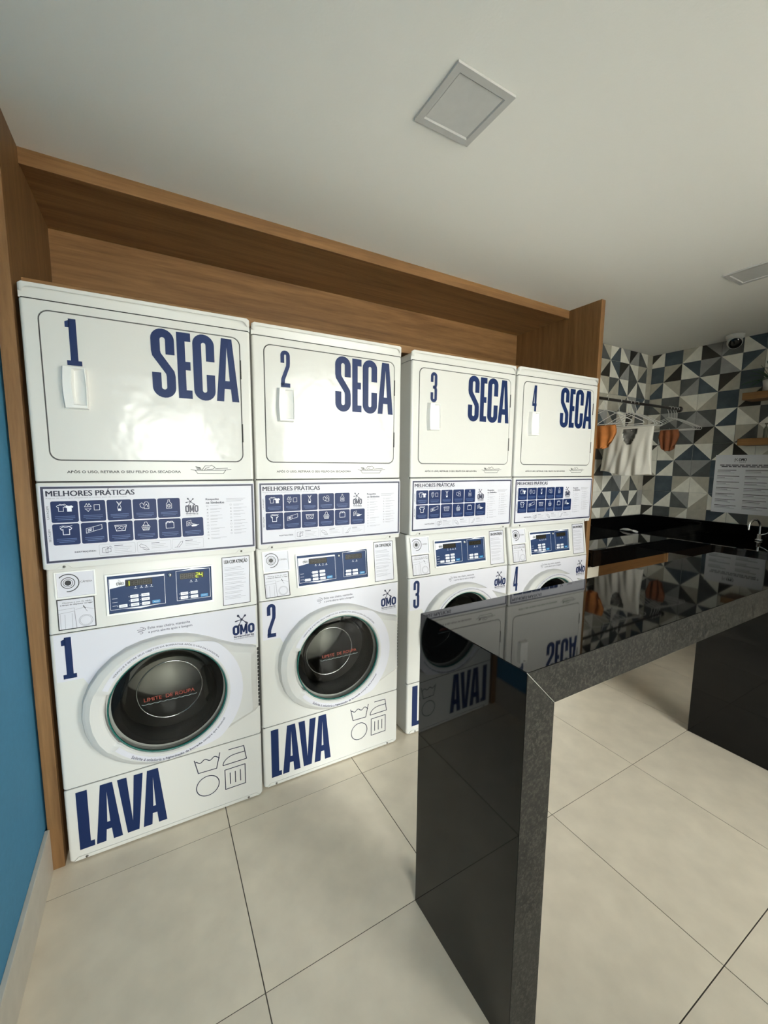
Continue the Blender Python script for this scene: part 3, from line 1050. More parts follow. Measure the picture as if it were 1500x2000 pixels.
    for k, u0 in enumerate((0.1590, 0.2720, 0.3830)):
        P.frame(u0, u0 + 0.1070, 1.1220, 1.1600, 0.0007, 1, 0.004)
        cx, cz = u0 + 0.022, 1.141
        if k == 0:
            P.stroke([(cx - .013, cz - .010), (cx - .013, cz + .007), (cx + .003, cz + .010), (cx + .003, cz - .012)], 0.0011, True)
            P.stroke([(cx - .003, cz - .010), (cx - .003, cz + .002), (cx + .012, cz + .005), (cx + .012, cz - .008)], 0.0011, True)
            P.stroke([(cx + .002, cz + .004), (cx + .010, cz + .012), (cx + .016, cz + .006)], 0.0012)
        elif k == 1:
            P.stroke([(cx - .015, cz + .006), (cx - .010, cz + .011), (cx + .004, cz + .004), (cx + .014, cz - .009), (cx + .002, cz - .004), (cx - .012, cz - .001)], 0.0011, True)
            P.stroke([(cx - .006, cz - .007), (cx + .004, cz - .012), (cx + .015, cz - .012)], 0.0015)
        else:
            P.stroke([(cx - .014, cz - .011), (cx + .004, cz - .011)], 0.0012)
            P.stroke([(cx - .006, cz - .010), (cx + .006, cz + .008), (cx + .014, cz + .011), (cx + .011, cz + .002), (cx + .001, cz - .010)], 0.0011)
        P.rect(u0 + 0.044, u0 + 0.070, 1.1520, 1.1538)
        for q in range(4 - (k > 0)):
            P.rect(u0 + 0.044, u0 + 0.096 - 0.006 * ((q + k) % 3), 1.1465 - q * 0.0062, 1.1475 - q * 0.0062, 1)
    P.build('restrictions_print', [NAVYD, GREYI], poster, flat(-0.0044), o)
    return root


# washer door outline, read off the machine front
DC = (0.350, 0.552)
OUT = [(.0715, .5560), (.0785, .6150), (.0985, .6640), (.1290, .7090), (.1700, .7480), (.2150, .7750), (.2650, .7915), (.3200, .8000), (.3700, .8000), (.4150, .7925), (.4550, .7790), (.4960, .7610), (.5380, .7390), (.5800, .7195), (.6250, .7030), (.6745, .6900),
       (.6745, .4118), (.6300, .3950), (.5700, .3700), (.5100, .3460), (.4550, .3250), (.4000, .3110), (.3500, .3045), (.3000, .3050), (.2550, .3140), (.2110, .3310), (.1650, .3590), (.1260, .3950), (.0970, .4380), (.0780, .4950)]
OUTP = OUT[::-1]


def ray_out(th):
    d = (cos(th), sin(th))
    best = 0.2
    for i in range(len(OUT)):
        a, b = OUT[i], OUT[(i + 1) % len(OUT)]
        ax, az, bx, bz = a[0] - DC[0], a[1] - DC[1], b[0] - DC[0], b[1] - DC[1]
        den = d[0] * (bz - az) - d[1] * (bx - ax)
        if abs(den) < 1e-12:
            continue
        t = (ax * (bz - az) - az * (bx - ax)) / den
        s = (ax * d[1] - az * d[0]) / den
        if t > 0 and -1e-9 <= s <= 1 + 1e-9:
            best = max(best, t)
    return best


def make_washer(num):
    x, y, rz = POSE[num - 1]
    root = empty('front_load_washer', (x, y, 0), rz)
    mb = MB()
    t, e = 0.012, 0.0015
    for u0, u1 in ((e, t), (W - t, W - e)):
        prof = [(0.02, 0.006), (DEP, 0.006), (DEP, zI - 0.002), (0.051, zI - 0.002), (0.02, zS)]
        vs = [(u, a, b) for u in (u0, u1) for a, b in prof]
        mb.add(vs, [(0, 1, 2, 3, 4), (9, 8, 7, 6, 5)] + [(i, i + 5, (i + 1) % 5 + 5, (i + 1) % 5) for i in range(5)])
    mb.box(t, W - t, DEP - t, DEP, 0.006, zI - 0.002).box(t, W - t, 0.02, DEP - t, 0.006, 0.018).box(t, W - t, 0.075, DEP - t, zI - 0.014, zI - 0.002)
    mb.build('cabinet', ENAM, root)
    # leaning control fascia
    z1 = zI - 0.002
    yt = SL * (z1 - zS)
    us = [(0.0012 + 0.010 * (1 - cos(pi / 2 * k / 4)), 0.010 * (1 - sin(pi / 2 * k / 4))) for k in range(5)]
    us = us + [(W - a, b) for a, b in us[::-1]]
    vs = [(u, d_, zS + 0.0016) for u, d_ in us] + [(u, yt + d_, z1) for u, d_ in us] + [(u, 0.019, zS + 0.0016) for u, _ in us] + [(u, yt + 0.016, z1) for u, _ in us]
    n_ = len(us)
    fb = MB()
    fb.add(vs, [(i, i + 1, n_ + i + 1, n_ + i) for i in range(n_ - 1)], 0, False)
    fb.add(vs, [(n_ + i, n_ + i + 1, 3 * n_ + i + 1, 3 * n_ + i) for i in range(n_ - 1)])
    fb.add(vs, [(2 * n_ + i, 2 * n_ + i + 1, i + 1, i) for i in range(n_ - 1)])
    fb.add(vs, [(2 * n_, 0, n_, 3 * n_), (n_ - 1, 3 * n_ - 1, 4 * n_ - 1, 2 * n_ - 1), (3 * n_ - 1, 2 * n_, 3 * n_, 4 * n_ - 1)])
    fas = fb.build('control_fascia', ENAM, root)
    for zz in (zS, zK):
        MB().box(0.006, W - 0.006, 0.0035, 0.018, zz - 0.0020, zz + 0.0020).build('seam_shade', DARK if zz == zS else GAPSH, root)  # seam shade put in as dark strips behind the gaps
    # raised display frame
    P = Print()
    P.frame(0.1680, 0.5185, 0.9025, 1.0510, 0.0062)
    fr = P.build('display_frame', PLAS, fas, slope(0.004))
    sd = fr.modifiers.new('thick', 'SOLIDIFY')
    sd.thickness = 0.006
    sd.offset = 0
    P = Print()
    P.rect(0.1735, 0.5130, 0.9080, 1.0455)
    P.build('display_panel', PANELB, fas, slope(0.0022))
    P = Print()
    # pale outlines with their peaked tabs
    P.frame(0.1782, 0.3512, 0.9205, 1.0335, 0.0011, 0)
    P.frame(0.3890, 0.5068, 0.9230, 1.0385, 0.0011, 0)
    P.poly([(0.1800, 0.9985), (0.2260, 1.0060), (0.2270, 1.0265), (0.3500, 1.0265), (0.3500, 1.0335), (0.1800, 1.0335)], mi=0)
    P.poly([(0.2100, 0.9215), (0.2700, 0.9150), (0.3350, 0.9225)], mi=0)
    P.poly([(0.4050, 1.0380), (0.4450, 1.0440), (0.4950, 1.0385)], mi=0)
    for (u, v) in ((0.2527, .9626), (.2872, .9634), (.2529, .9475), (.2874, .9475), (.2172, .9315), (.2535, .9315), (.288, .9310), (.415, .9490), (.4490, .9490), (.4145, .9335), (.4495, .9330)):
        P.poly(rrect(u - 0.0128, u + 0.0128, v - 0.0056, v + 0.0056, 0.0015, 2), mi=0)
        P.rect(u - 0.008, u + 0.008, v - 0.0012, v + 0.0012, 2)
        P.disc((u - 0.0165, v), 0.0013, 0, 8)
    for (u, v) in ((.3209, .9326), (.4843, .9330)):
        P.poly(rrect(u - 0.0128, u + 0.0128, v - 0.0056, v + 0.0056, 0.0015, 2), mi=1)
        P.rect(u - 0.008, u + 0.008, v - 0.0012, v + 0.0012, 0)
    for u in (.258, .276, .292, .308, .440, .458):
        P.rect(u - 0.005, u + 0.005, .9905, .9917, 0)
        P.disc((u, .9965), 0.0020, 0, 8)
    for v in (.961, .9475, .9345):
        P.rect(.1850, .2010, v, v + 0.001, 0)
    logo(P, 0.2000, 0.2235, 1.0080, 1.0290, 3, 3, False)
    P.build('key_print', [WHITEI, CYAN, GREYI, BLACK], fas, slope(0.0027))
    lit = {0: '1', 10: '2', 11: '4'} if num == 1 else {}
    SEG = {'1': 'bc', '2': 'abged', '4': 'fgbc', '8': 'abcdefg'}
    for bank, (u0, v0, n) in enumerate(((.2305, 1.0040, 6), (.4045, 1.0072, 6))):
        P = Print()
        P.rect(*((.2280, .3110, 1.0010, 1.0240) if bank == 0 else (.4020, .4860, 1.0040, 1.0275)), 0)
        for q in range(n):
            key = q + (6 if bank else 0)
            ch = lit.get(key, '8')
            mi = 2 if key in lit else 1
            a, b = u0 + q * 0.0132, u0 + q * 0.0132 + 0.0085
            h = 0.0165
            w = 0.0018 if key in lit else 0.0014
            sg = {'a': [(a, v0 + h), (b, v0 + h)], 'b': [(b, v0 + h), (b, v0 + h / 2)], 'c': [(b, v0 + h / 2), (b, v0)], 'd': [(a, v0), (b, v0)], 'e': [(a, v0), (a, v0 + h / 2)], 'f': [(a, v0 + h / 2), (a, v0 + h)], 'g': [(a, v0 + h / 2), (b, v0 + h / 2)]}
            for s_ in SEG[ch]:
                P.stroke(sg[s_], w, mi=mi)
        P.build('digit_display', [LCD, SEGOFF, SEGON], fas, slope(0.0031))
    kb = slope(0.0)(0.3693, 1.0271)
    MB().lathe([(0.0, -0.012), (0.005, -0.0115), (0.0072, -0.008), (0.0078, -0.001)], kb, 14, axis='y').build('lock_knob', CHROME, fas)
    # detergent-camera sticker in its raised surround, dispenser sticker, warning sticker
    P = Print()
    P.frame(0.0285, 0.1420, 0.9845, 1.0765, 0.0045)
    fr2 = P.build('sticker_surround', PLAS, fas, slope(0.003))
    sd = fr2.modifiers.new('thick', 'SOLIDIFY')
    sd.thickness = 0.005
    sd.offset = 0
    P = Print()
    P.rect(0.0335, 0.1375, 0.9885, 1.0725)
    st = P.build('camera_sticker', VINYLW, fas, slope(0.0008))
    P = Print()
    c = (0.0640, 1.0360)
    P.disc(c, 0.0090).ring(c, 0.0128, 0.0014).ring(c, 0.0185, 0.0022).ring(c, 0.0300, 0.0030, -100, 140)
    P.text('CÂMERA', 0.0985, 0.1310, 1.0330, 1.0410, 0.0)
    P.build('camera_print', BLACK, fas, slope(0.0013))
    P = Print()
    P.rect(0.0285, 0.1350, 0.8730, 0.9815)
    P.build('dispenser_sticker', VINYLW, fas, slope(0.0008))
    P = Print()
    P.frame(0.0285, 0.1350, 0.8730, 0.9815, 0.0034)
    P.text('Observe o uso do sabão', 0.0440, 0.1260, 0.9655, 0.9705, 0.0)
    P.text('a tampa do dispenser no lugar', 0.0380, 0.1290, 0.9570, 0.9625, 0.025)
    g = 0.0011
    P.stroke([(0.032, 0.945), (0.076, 0.947), (0.076, 0.936), (0.032, 0.932)], g, mi=1)
    P.stroke([(0.036, 0.877), (0.036, 0.931)], g, mi=1).stroke([(0.048, 0.8765), (0.049, 0.927)], g, mi=1).stroke([(0.068, 0.8765), (0.069, 0.929)], g, mi=1)
    P.stroke([(0.076, 0.936), (0.079, 0.8765)], g * 1.8, mi=1)
    P.ring((0.1060, 0.8990), 0.0195, g * 1.3, mi=1).ring((0.1060, 0.8990), 0.0160, g, mi=1)
    P.stroke([(0.079, 0.941), (0.104, 0.945), (0.130, 0.936)], g, mi=1)
    P.stroke([(0.101, 0.9515), (0.107, 0.9400)], 0.0026)
    P.stroke([(0.107, 0.9370), (0.112, 0.9300)], 0.0020, mi=1)
    P.build('dispenser_print', [BLACK, GREYI], fas, slope(0.0013))
    P = Print()
    P.rect(0.5513, 0.6572, 0.8765, 1.0735)
    P.build('warning_sticker', VINYLW, fas, slope(0.0008))
    P = Print()
    P.frame(0.5513, 0.6572, 0.8765, 1.0735, 0.0026)
    for q in (0.0, 0.0006, 0.0012):
        P.text('LEIA COM ATENÇÃO', 0.5600 + q, 0.6473 + q, 1.0430, 1.0650, 0.0)
    rnd = random.Random(5)
    zz = 1.030
    while zz > 0.893:
        for q in range(rnd.choice((2, 3, 3))):
            P.rect(0.5605, 0.5605 + rnd.uniform(0.055, 0.084), zz, zz + 0.0013, 1)
            zz -= 0.0056
        zz -= 0.0055
    P.build('warning_print', [BLACK, GREYI], fas, slope(0.0013))
    # front panel with the drum opening
    hole = [(DC[0] + 0.192 * cos(2 * pi * k / 64), DC[1] + 0.192 * sin(2 * pi * k / 64)) for k in range(64)]
    fp = panel(MB(), 0.0012, W - 0.0012, zK + 0.0014, zS - 0.0014, 0.0, 0.019, hole=hole[::-1]).build('front_panel', ENAM, root)
    # pale printed field that covers the top of the panel
    P = Print()
    field = [(0.012, zS - 0.004), (0.012, 0.690), (0.085, 0.690)]
    field += [(u, v) for u, v in OUT[2:15]] + [(0.676, 0.692), (0.676, zS - 0.004)]
    P.poly(field)
    P.build('vinyl_field', VINYLW, fp, flat(-0.0005))
    P = Print()
    big_glyph(P, str(num), 0.0315 if num != 4 else 0.034, 0.0685, 0.6985, 0.8470, 0.0185 if num == 1 else 0.0148)
    P.build('number_decal', NAVY, fp, flat(-0.0010))
    P = Print()
    logo(P, 0.5835, 0.6700, 0.7270, 0.8330, 0, 1)
    P.build('logo_decal', [NAVY, NAVYD], fp, flat(-0.0010))
    P = Print()
    P.text('Evite mau cheiro, mantenha', 0.2885, 0.4300, 0.8285, 0.8400, 0.004)
    P.text('a porta aberta após a lavagem', 0.2895, 0.4370, 0.8125, 0.8240, 0.004)
    w = 0.0014
    P.stroke([(0.2545, 0.832), (0.268, 0.832)] + arc(0.269, 0.8365, 0.0055, 0.0045, -90, 160, 8), w)
    P.stroke([(0.2580, 0.828), (0.276, 0.828)] + arc(0.2765, 0.8325, 0.0045, 0.0045, -90, 130, 8), w)
    P.stroke([(0.2560, 0.8240), (0.266, 0.8240)] + arc(0.267, 0.8200, 0.005, 0.004, 90, -150, 8), w)
    P.build('caption_decal', NAVYD, fp, flat(-0.0010))
    # vent slots beside the hinge
    for k in range(16):
        z0 = 0.415 + k * 0.0165
        MB().box(0.6770, 0.6835, -0.0006, 0.002, z0, z0 + 0.0125).build('vent_slot', DARK, fp)
    # ---- door
    NS = 160
    door_root = MB()
    rings = [[] for _ in range(10)]
    for k in range(NS):
        th = 2 * pi * k / NS
        deg = math.degrees(th)
        ro = ray_out(th)
        pull = 158 <= deg <= 214
        ri = 0.2085 if pull else 0.2010
        dep = 0.009 if pull else 0.0
        right = max(0.0, cos(th)) ** 2
        crest = -0.044
        edge_in = min(0.030, (ro - ri) * 0.40)
        pts = [(ro, -0.0002), (ro - 0.0012, -0.002), (ro - 0.0030, -0.026 + 0.014 * right), (ro - 0.0060, -0.0315 + 0.013 * right), (ro - 0.40 * edge_in - 0.003, -0.0365 + 0.010 * right), (ro - edge_in, -0.0432 + 0.004 * right),
               (ri + 0.014, crest + dep * 0.7), (ri + 0.004, crest + 0.001 + dep), (ri, crest + 0.006 + dep), (ri - 0.001, -0.006)]
        for q, (r, yy) in enumerate(pts):
            rings[q].append((DC[0] + r * cos(th), yy, DC[1] + r * sin(th)))
    for a, b in zip(rings, rings[1:]):
        door_root.add(a + b, [(i, (i + 1) % NS, NS + (i + 1) % NS, NS + i) for i in range(NS)], 0, True)
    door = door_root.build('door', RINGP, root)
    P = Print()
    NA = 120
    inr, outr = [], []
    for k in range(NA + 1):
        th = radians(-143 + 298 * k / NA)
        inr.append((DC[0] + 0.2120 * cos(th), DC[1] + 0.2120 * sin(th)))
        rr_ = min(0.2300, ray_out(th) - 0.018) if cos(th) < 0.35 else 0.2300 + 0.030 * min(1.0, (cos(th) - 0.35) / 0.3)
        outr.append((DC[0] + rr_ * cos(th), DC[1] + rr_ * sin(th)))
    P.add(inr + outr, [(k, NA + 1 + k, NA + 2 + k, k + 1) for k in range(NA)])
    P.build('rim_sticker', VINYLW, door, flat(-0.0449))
    # teal edged domed glass, black seal behind it, drum
    MB().lathe([(0.2015, -0.0300), (0.2005, -0.0350), (0.1985, -0.0365), (0.1965, -0.0350), (0.1955, -0.0300)], (DC[0], 0, DC[1]), 72, axis='y').build('glass_rim', TEAL, door)
    MB().lathe([(0.1970, -0.0320), (0.170, -0.0345), (0.12, -0.0375), (0.06, -0.0390), (0.0, -0.0395)], (DC[0], 0, DC[1]), 64, axis='y').build('door_glass', DGLASS, door)
    MB().lathe([(0.1910, -0.004), (0.1850, 0.020), (0.1700, 0.030), (0.1640, 0.060), (0.1720, 0.085)], (DC[0], 0, DC[1]), 64, axis='y').build('door_seal', RUBBER, root)
    MB().lathe([(0.1640, -0.020), (0.1600, -0.012), (0.1540, 0.030), (0.1460, 0.075), (0.1400, 0.095), (0.1200, 0.108), (0.0600, 0.120), (0.0, 0.124)], (DC[0], 0, DC[1]), 64, axis='y').build('inner_bowl', BGLASS, door)
    MB().tube([(DC[0] + 0.1180 * cos(2 * pi * k / 56), 0.095, DC[1] - 0.022 + 0.1180 * sin(2 * pi * k / 56)) for k in range(56)], 0.0028, 8, closed=True).build('bowl_glint', CHROME, door)  # added shiny ring imitating the bright reflection along the bowl's edge
    dm = MB().lathe([(0.1780, 0.090), (0.2300, 0.100), (0.2350, 0.120), (0.2350, 0.430), (0.2250, 0.450), (0.0, 0.455)], (DC[0], 0, DC[1]), 64, axis='y')
    for k in range(3):
        a = 2 * pi * k / 3 + 0.4 + num
        d = Vector((cos(a), 0, sin(a)))
        n_ = Vector((-sin(a), 0, cos(a)))
        b0 = Vector((DC[0], 0, DC[1]))
        pr = [b0 + d * 0.234 + n_ * 0.045, b0 + d * 0.178 + n_ * 0.012, b0 + d * 0.178 - n_ * 0.012, b0 + d * 0.234 - n_ * 0.045]
        vs = [tuple(p + Vector((0, yy, 0))) for yy in (0.14, 0.42) for p in pr]
        dm.add(vs, [(0, 1, 5, 4), (1, 2, 6, 5), (2, 3, 7, 6), (0, 3, 2, 1), (4, 5, 6, 7)])
    dm.build('drum', STEEL, root)
    # load-limit lettering on the glass
    P = Print()

    def gl(u, v):
        r = hypot(u - DC[0], v - DC[1])
        return (u, -0.0400 + 0.0075 * (r / 0.1925) ** 2, v)
    P.text('LIMITE  DE ROUPA', 0.2640, 0.4330, 0.5690, 0.5830, 0.0, 0)
    wv = []
    for k in range(61):
        wv.append((0.2560 + 0.184 * k / 60, 0.5600 + 0.0032 * abs(sin(pi * 9 * k / 60)) * -1))
    P.stroke(wv, 0.0016, mi=1)
    P.build('load_limit_print', [REDI, mat('pale_wave_ink', (0.30, 0.36, 0.36), 0.5, spec=0.2)], door, gl)
    # rim captions bent round the opening
    P = Print()
    a0, a1 = radians(142), radians(38)

    def bend_top(a, b):
        th = a0 + (a1 - a0) * a
        r = 0.2160 + b
        return (DC[0] + r * cos(th), DC[1] + r * sin(th))
    P.text('VERIFIQUE E RETIRE SEUS OBJETOS DA BORRACHA APÓS O USO DA LAVADORA', 0, 1, 0, 0.0095, 0.01, 0, bend_top)
    P.build('rim_caption', NAVYD, door, flat(-0.0455))
    P = Print()

    def bend_bot(t0, t1):
        def fn(a, b):
            th = radians(t0 + (t1 - t0) * a)
            r = 0.2285 - b
            return (DC[0] + r * cos(th), DC[1] + r * sin(th))
        return fn
    P.text('Solicite à zeladoria a', 0, 1, 0, 0.0110, 0.008, 0, bend_bot(233, 262))
    P.text('higienização da borracha', 0, 1, 0, 0.0110, 0.022, 0, bend_bot(263, 297))
    P.text('sempre que possível!', 0, 1, 0, 0.0110, 0.008, 0, bend_bot(298, 327))
    P.build('rim_caption', NAVYD, door, flat(-0.0455))
    # ---- kick panel
    kp = panel(MB(), 0.0012, W - 0.0012, 0.004, zK - 0.0014, 0.0, 0.019, rc=0.008).build('kick_panel', ENAM, root)
    MB().prism([[(0.015, 0.006), (W - 0.015, 0.006), (W - 0.03, 0.018), (0.03, 0.018)]], -0.004, -0.0001).build('bottom_flange', ENAM, kp)
    for u in (0.054, 0.624):
        MB().lathe([(0.0, -0.0075), (0.0035, -0.0072), (0.0045, -0.0040)], (u, 0, 0.0115), 10, axis='y').build('screw', SCREW, kp)
    P = Print()
    big_glyph(P, 'L', 0.0348, 0.0800, 0.0415, 0.2685, 0.0335)
    big_glyph(P, 'A', 0.0852, 0.1665, 0.0415, 0.2700, 0.0285)
    big_glyph(P, 'V', 0.1600, 0.2425, 0.0430, 0.2695, 0.0290)
    big_glyph(P, 'A', 0.2345, 0.3150, 0.0430, 0.2705, 0.0285)
    P.build('lettering_decal', NAVY, kp, flat(-0.0007))
    P = Print()
    w = 0.0035
    wave = [(0.4230 + 0.0915 * k / 24, 0.2400 + 0.0055 * cos(2 * pi * 2.5 * k / 24) - 0.004 * (k in (0, 24))) for k in range(25)]
    P.stroke([(0.4200, 0.2540), (0.4330, 0.1925), (0.5020, 0.1905), (0.5165, 0.2560)], w)
    P.stroke(wave, w)
    P.stroke([(0.5500, 0.2560), (0.6110, 0.2545), (0.6205, 0.1925), (0.5265, 0.1925)] + arc(0.577, 0.1925, 0.0505, 0.036, 180, 90, 8) + [(0.6140, 0.2285)], w)
    P.ring((0.4665, 0.1255), 0.0430, w, n=48)
    P.frame(0.5315, 0.6155, 0.0800, 0.1715, w)
    for u in (0.5530, 0.5735, 0.5940):
        P.rect(u - w / 2, u + w / 2, 0.1000, 0.1515)
    P.build('care_symbols', NAVYD, kp, flat(-0.0007))
    return root


WHERE = ['leftmost', 'second from left', 'third from left', 'rightmost']
for n in range(1, 5):
    d = make_dryer(n)
    tag(d, 'white dryer numbered %d with navy SECA lettering, %s in the wooden niche' % (n, WHERE[n - 1]), 'dryer', 'stacked dryers in the wooden niche')
    w_ = make_washer(n)
    tag(w_, 'white front-loading washer numbered %d with navy LAVA lettering, %s in the niche' % (n, WHERE[n - 1]), 'washer', 'front-load washers in the wooden niche')

# ================================================================== BLACK FOLDING COUNTER
KX0, KX1, KY0, KY1, KZ, KT = 1.0214, 2.8247, -0.7060, -1.1147, 0.9936, 0.0985
KXE = KX1 + KT
kc = tag(empty('folding_counter', ((KX0 + KXE) / 2, (KY0 + KY1) / 2, 0)), 'black polished granite waterfall counter standing in front of the washers', 'counter')
ko = ((KX0 + KXE) / 2, (KY0 + KY1) / 2, 0)


def slab(poly, name):
    me = MB()
    n = len(poly)
    vs = [(p[0], KY1, p[1]) for p in poly] + [(p[0], KY0, p[1]) for p in poly]
    area = sum(poly[i][0] * poly[(i + 1) % n][1] - poly[(i + 1) % n][0] * poly[i][1] for i in range(n))
    if area < 0:
        poly = poly[::-1]
        vs = [(p[0], KY1, p[1]) for p in poly] + [(p[0], KY0, p[1]) for p in poly]
    bm = bmesh.new()
    bv = [bm.verts.new(v) for v in vs]
    f = bm.faces.new(bv[:n])
    f.material_index = 1
    bm.faces.new(bv[n:][::-1])
    for i in range(n):
        bm.faces.new((bv[i], bv[i + n], bv[(i + 1) % n + n], bv[(i + 1) % n]))
    bmesh.ops.recalc_face_normals(bm, faces=bm.faces[:])
    bmesh.ops.bevel(bm, geom=bm.edges[:], offset=0.0012, segments=1, affect='EDGES')
    bm.verts.index_update()
    for v in bm.verts:
        v.co -= Vector(ko)
    m_ = bpy.data.meshes.new(name)
    bm.to_mesh(m_)
    bm.free()
    m_.materials.append(GRAN)
    m_.materials.append(GRED)
    return link(name, m_, kc)


j = 0.0003
slab([(KX0 + j, KZ), (KXE - j, KZ), (KX1 - j, KZ - KT), (KX0 + KT + j, KZ - KT)], 'counter_top')
slab([(KX0, 0.001), (KX0 + KT, 0.001), (KX0 + KT, KZ - KT - j), (KX0, KZ - j)], 'counter_leg')
slab([(KX1, 0.001), (KXE, 0.001), (KXE, KZ - j), (KX1, KZ - KT - j)], 'counter_leg')
jm = mat('joint_filler', (0.30, 0.29, 0.27), 0.6)
for s in (0, 1):
    a = (KX0, KZ) if s == 0 else (KXE, KZ)
    b = (KX0 + KT, KZ - KT) if s == 0 else (KX1, KZ - KT)
    dx = 0.0010
    MB().prism([[(a[0] - dx if s else a[0], a[1] - (0.0016 if s == 0 else 0.0016)), (b[0], b[1]), (b[0] + (dx if s == 0 else -dx), b[1]), (a[0] + (dx if s == 0 else -dx), a[1] - 0.0008)]], KY1 - 0.0004, KY1 + 0.002).build('mitre_joint', jm, kc, ko)

# ================================================================== SINK COUNTER ALONG THE TILED CORNER
CZ, CF, CXI, AP = 0.8700, -0.028, 3.930, 0.115
CX0 = XR + TJ + 0.003
sk = tag(empty('sink_worktop', (4.2, 0.1, 0.0)), 'L-shaped polished black granite worktop with upstand under the patterned tiles', 'worktop')
so = (4.2, 0.1, 0.0)
YE = -2.30
xw = lambda yy: XW + TW * (YB - yy)
top = MB()
top.bbox(CX0, XW - 0.004, CF, YB - 0.003, CZ - 0.02, CZ, 0.001)
top.add([(CXI, CF, CZ), (CXI, YE, CZ), (xw(YE) - .004, YE, CZ), (xw(CF) - .004, CF, CZ), (CXI, CF, CZ - .02), (CXI, YE, CZ - .02), (xw(YE) - .004, YE, CZ - .02), (xw(CF) - .004, CF, CZ - .02)],
        [(0, 1, 2, 3), (4, 7, 6, 5), (0, 4, 5, 1), (1, 5, 6, 2), (2, 6, 7, 3), (3, 7, 4, 0)])
top.build('worktop_slab', GRAN, sk, so)
ap = MB().bbox(CX0, CXI + 0.02, CF, CF + 0.02, CZ - AP, CZ - 0.0205, 0.0008)
ap.build('apron', GRAN, sk, so)
MB().bbox(CXI, CXI + 0.02, YE, CF - 0.0005, CZ - AP, CZ - 0.0205, 0.0008).build('apron', GRAN, sk, so)
MB().bbox(CX0, XW - 0.026, YB - 0.022, YB - 0.0025, CZ + 0.0005, 0.9690, 0.0008).build('upstand', GRAN, sk, so)
MB().add([(xw(yy) - d, yy, z) for z in (CZ + .0005, 0.969) for yy, d in ((YB - .003, .0025), (YB - .003, .024), (YE, .024), (YE, .0025))],
         [(0, 1, 2, 3), (4, 7, 6, 5), (0, 4, 5, 1), (1, 5, 6, 2), (2, 6, 7, 3), (3, 7, 4, 0)]).build('upstand', GRAN, sk, so)

cb = tag(empty('base_cabinet', (3.6, 0.1, 0.0)), 'oak-look cabinet hung under the black worktop beside washer 4', 'cabinet')
co = (3.6, 0.1, 0.0)
WC = wood('cabinet_oak', 'x', (0.085, 0.038, 0.011), (0.150, 0.072, 0.025))
MB().bbox(3.056, 3.965, 0.030, 0.050, 0.28, CZ - AP - 0.002, 0.001).build('front_panel', WC, cb, co)
MB().box(3.056, 3.074, 0.050, 0.55, 0.28, CZ - AP - 0.002).box(3.056, 3.965, 0.050, 0.55, 0.28, 0.298).build('carcass', WC, cb, co)
MB().bbox(3.966, 3.985, 0.005, 0.55, 0.28, CZ - AP - 0.002, 0.001).build('end_panel', MATS['oak_grain_z'], cb, co)
MB().bbox(CX0 + 0.001, 3.050, 0.006, 0.024, 0.28, CZ - AP - 0.010, 0.001).build('filler_panel', mat('cream_panel', (0.72, 0.66, 0.55), 0.5), cb, co)

cb2 = tag(empty('base_cabinet', (4.2, -1.2, 0.0)), 'oak-look sink cabinet under the black worktop along the right wall', 'cabinet')
co2 = (4.2, -1.2, 0.0)
WC2 = wood('cabinet_oak_y', 'y', (0.150, 0.070, 0.022), (0.27, 0.140, 0.052))
for k in range(4):
    y0 = -0.62 - k * 0.42
    MB().bbox(CXI + 0.035, CXI + 0.053, y0 - 0.415, y0, 0.283, CZ - AP - 0.004, 0.001).build('door', WC2, cb2, co2)
MB().box(CXI + 0.054, 4.55, -2.29, -0.62, 0.28, 0.298).box(CXI + 0.054, 4.55, -0.638, -0.62, 0.298, CZ - AP - 0.004).box(CXI + 0.054, 4.55, -2.29, -2.272, 0.298, CZ - AP - 0.004).build('carcass', WC2, cb2, co2)

# tap
fa = tag(empty('tap', (4.47, -0.40, CZ + 0.001)), 'chrome gooseneck tap at the far right of the black worktop', 'tap')
MB().lathe([(0.0, 0.0), (0.026, 0.0), (0.026, 0.008), (0.014, 0.014), (0.013, 0.05), (0.0, 0.05)], seg=20).build('base', CHROME, fa)
pth = [(0, 0, 0.045), (0, 0, 0.11)] + [(-0.045 + 0.045 * cos(a), 0.02 * (1 - cos(a)), 0.11 + 0.055 * sin(a)) for a in [pi * k / 10 for k in range(1, 11)]] + [(-0.09, 0.04, 0.085)]
MB().tube(pth, 0.0085, 12).build('spout', CHROME, fa)
MB().tube([(0.0, 0.0, 0.04), (0.01, -0.035, 0.055), (0.02, -0.06, 0.075)], [0.006, 0.005, 0.006], 8).build('lever', CHROME, fa)

# small white ring-ended clip on the back worktop
kx = tag(empty('ring_clip', (3.98, 0.32, CZ)), 'small white clip with a ring end lying on the black worktop', 'clip')
wp = mat('offwhite_plastic', (0.66, 0.65, 0.61), 0.45)
MB().tube([(-0.015 + 0.020 * cos(2 * pi * k / 20), -0.045 + 0.020 * sin(2 * pi * k / 20), 0.012 + 0.004 * sin(2 * pi * k / 20)) for k in range(20)], 0.006, 8, closed=True).build('ring', wp, kx)
MB().tube([(-0.012, -0.025, 0.014), (-0.008, 0.02, 0.017), (0.0, 0.06, 0.014), (0.004, 0.095, 0.006)], [0.008, 0.012, 0.011, 0.003], 8).build('blade', wp, kx)

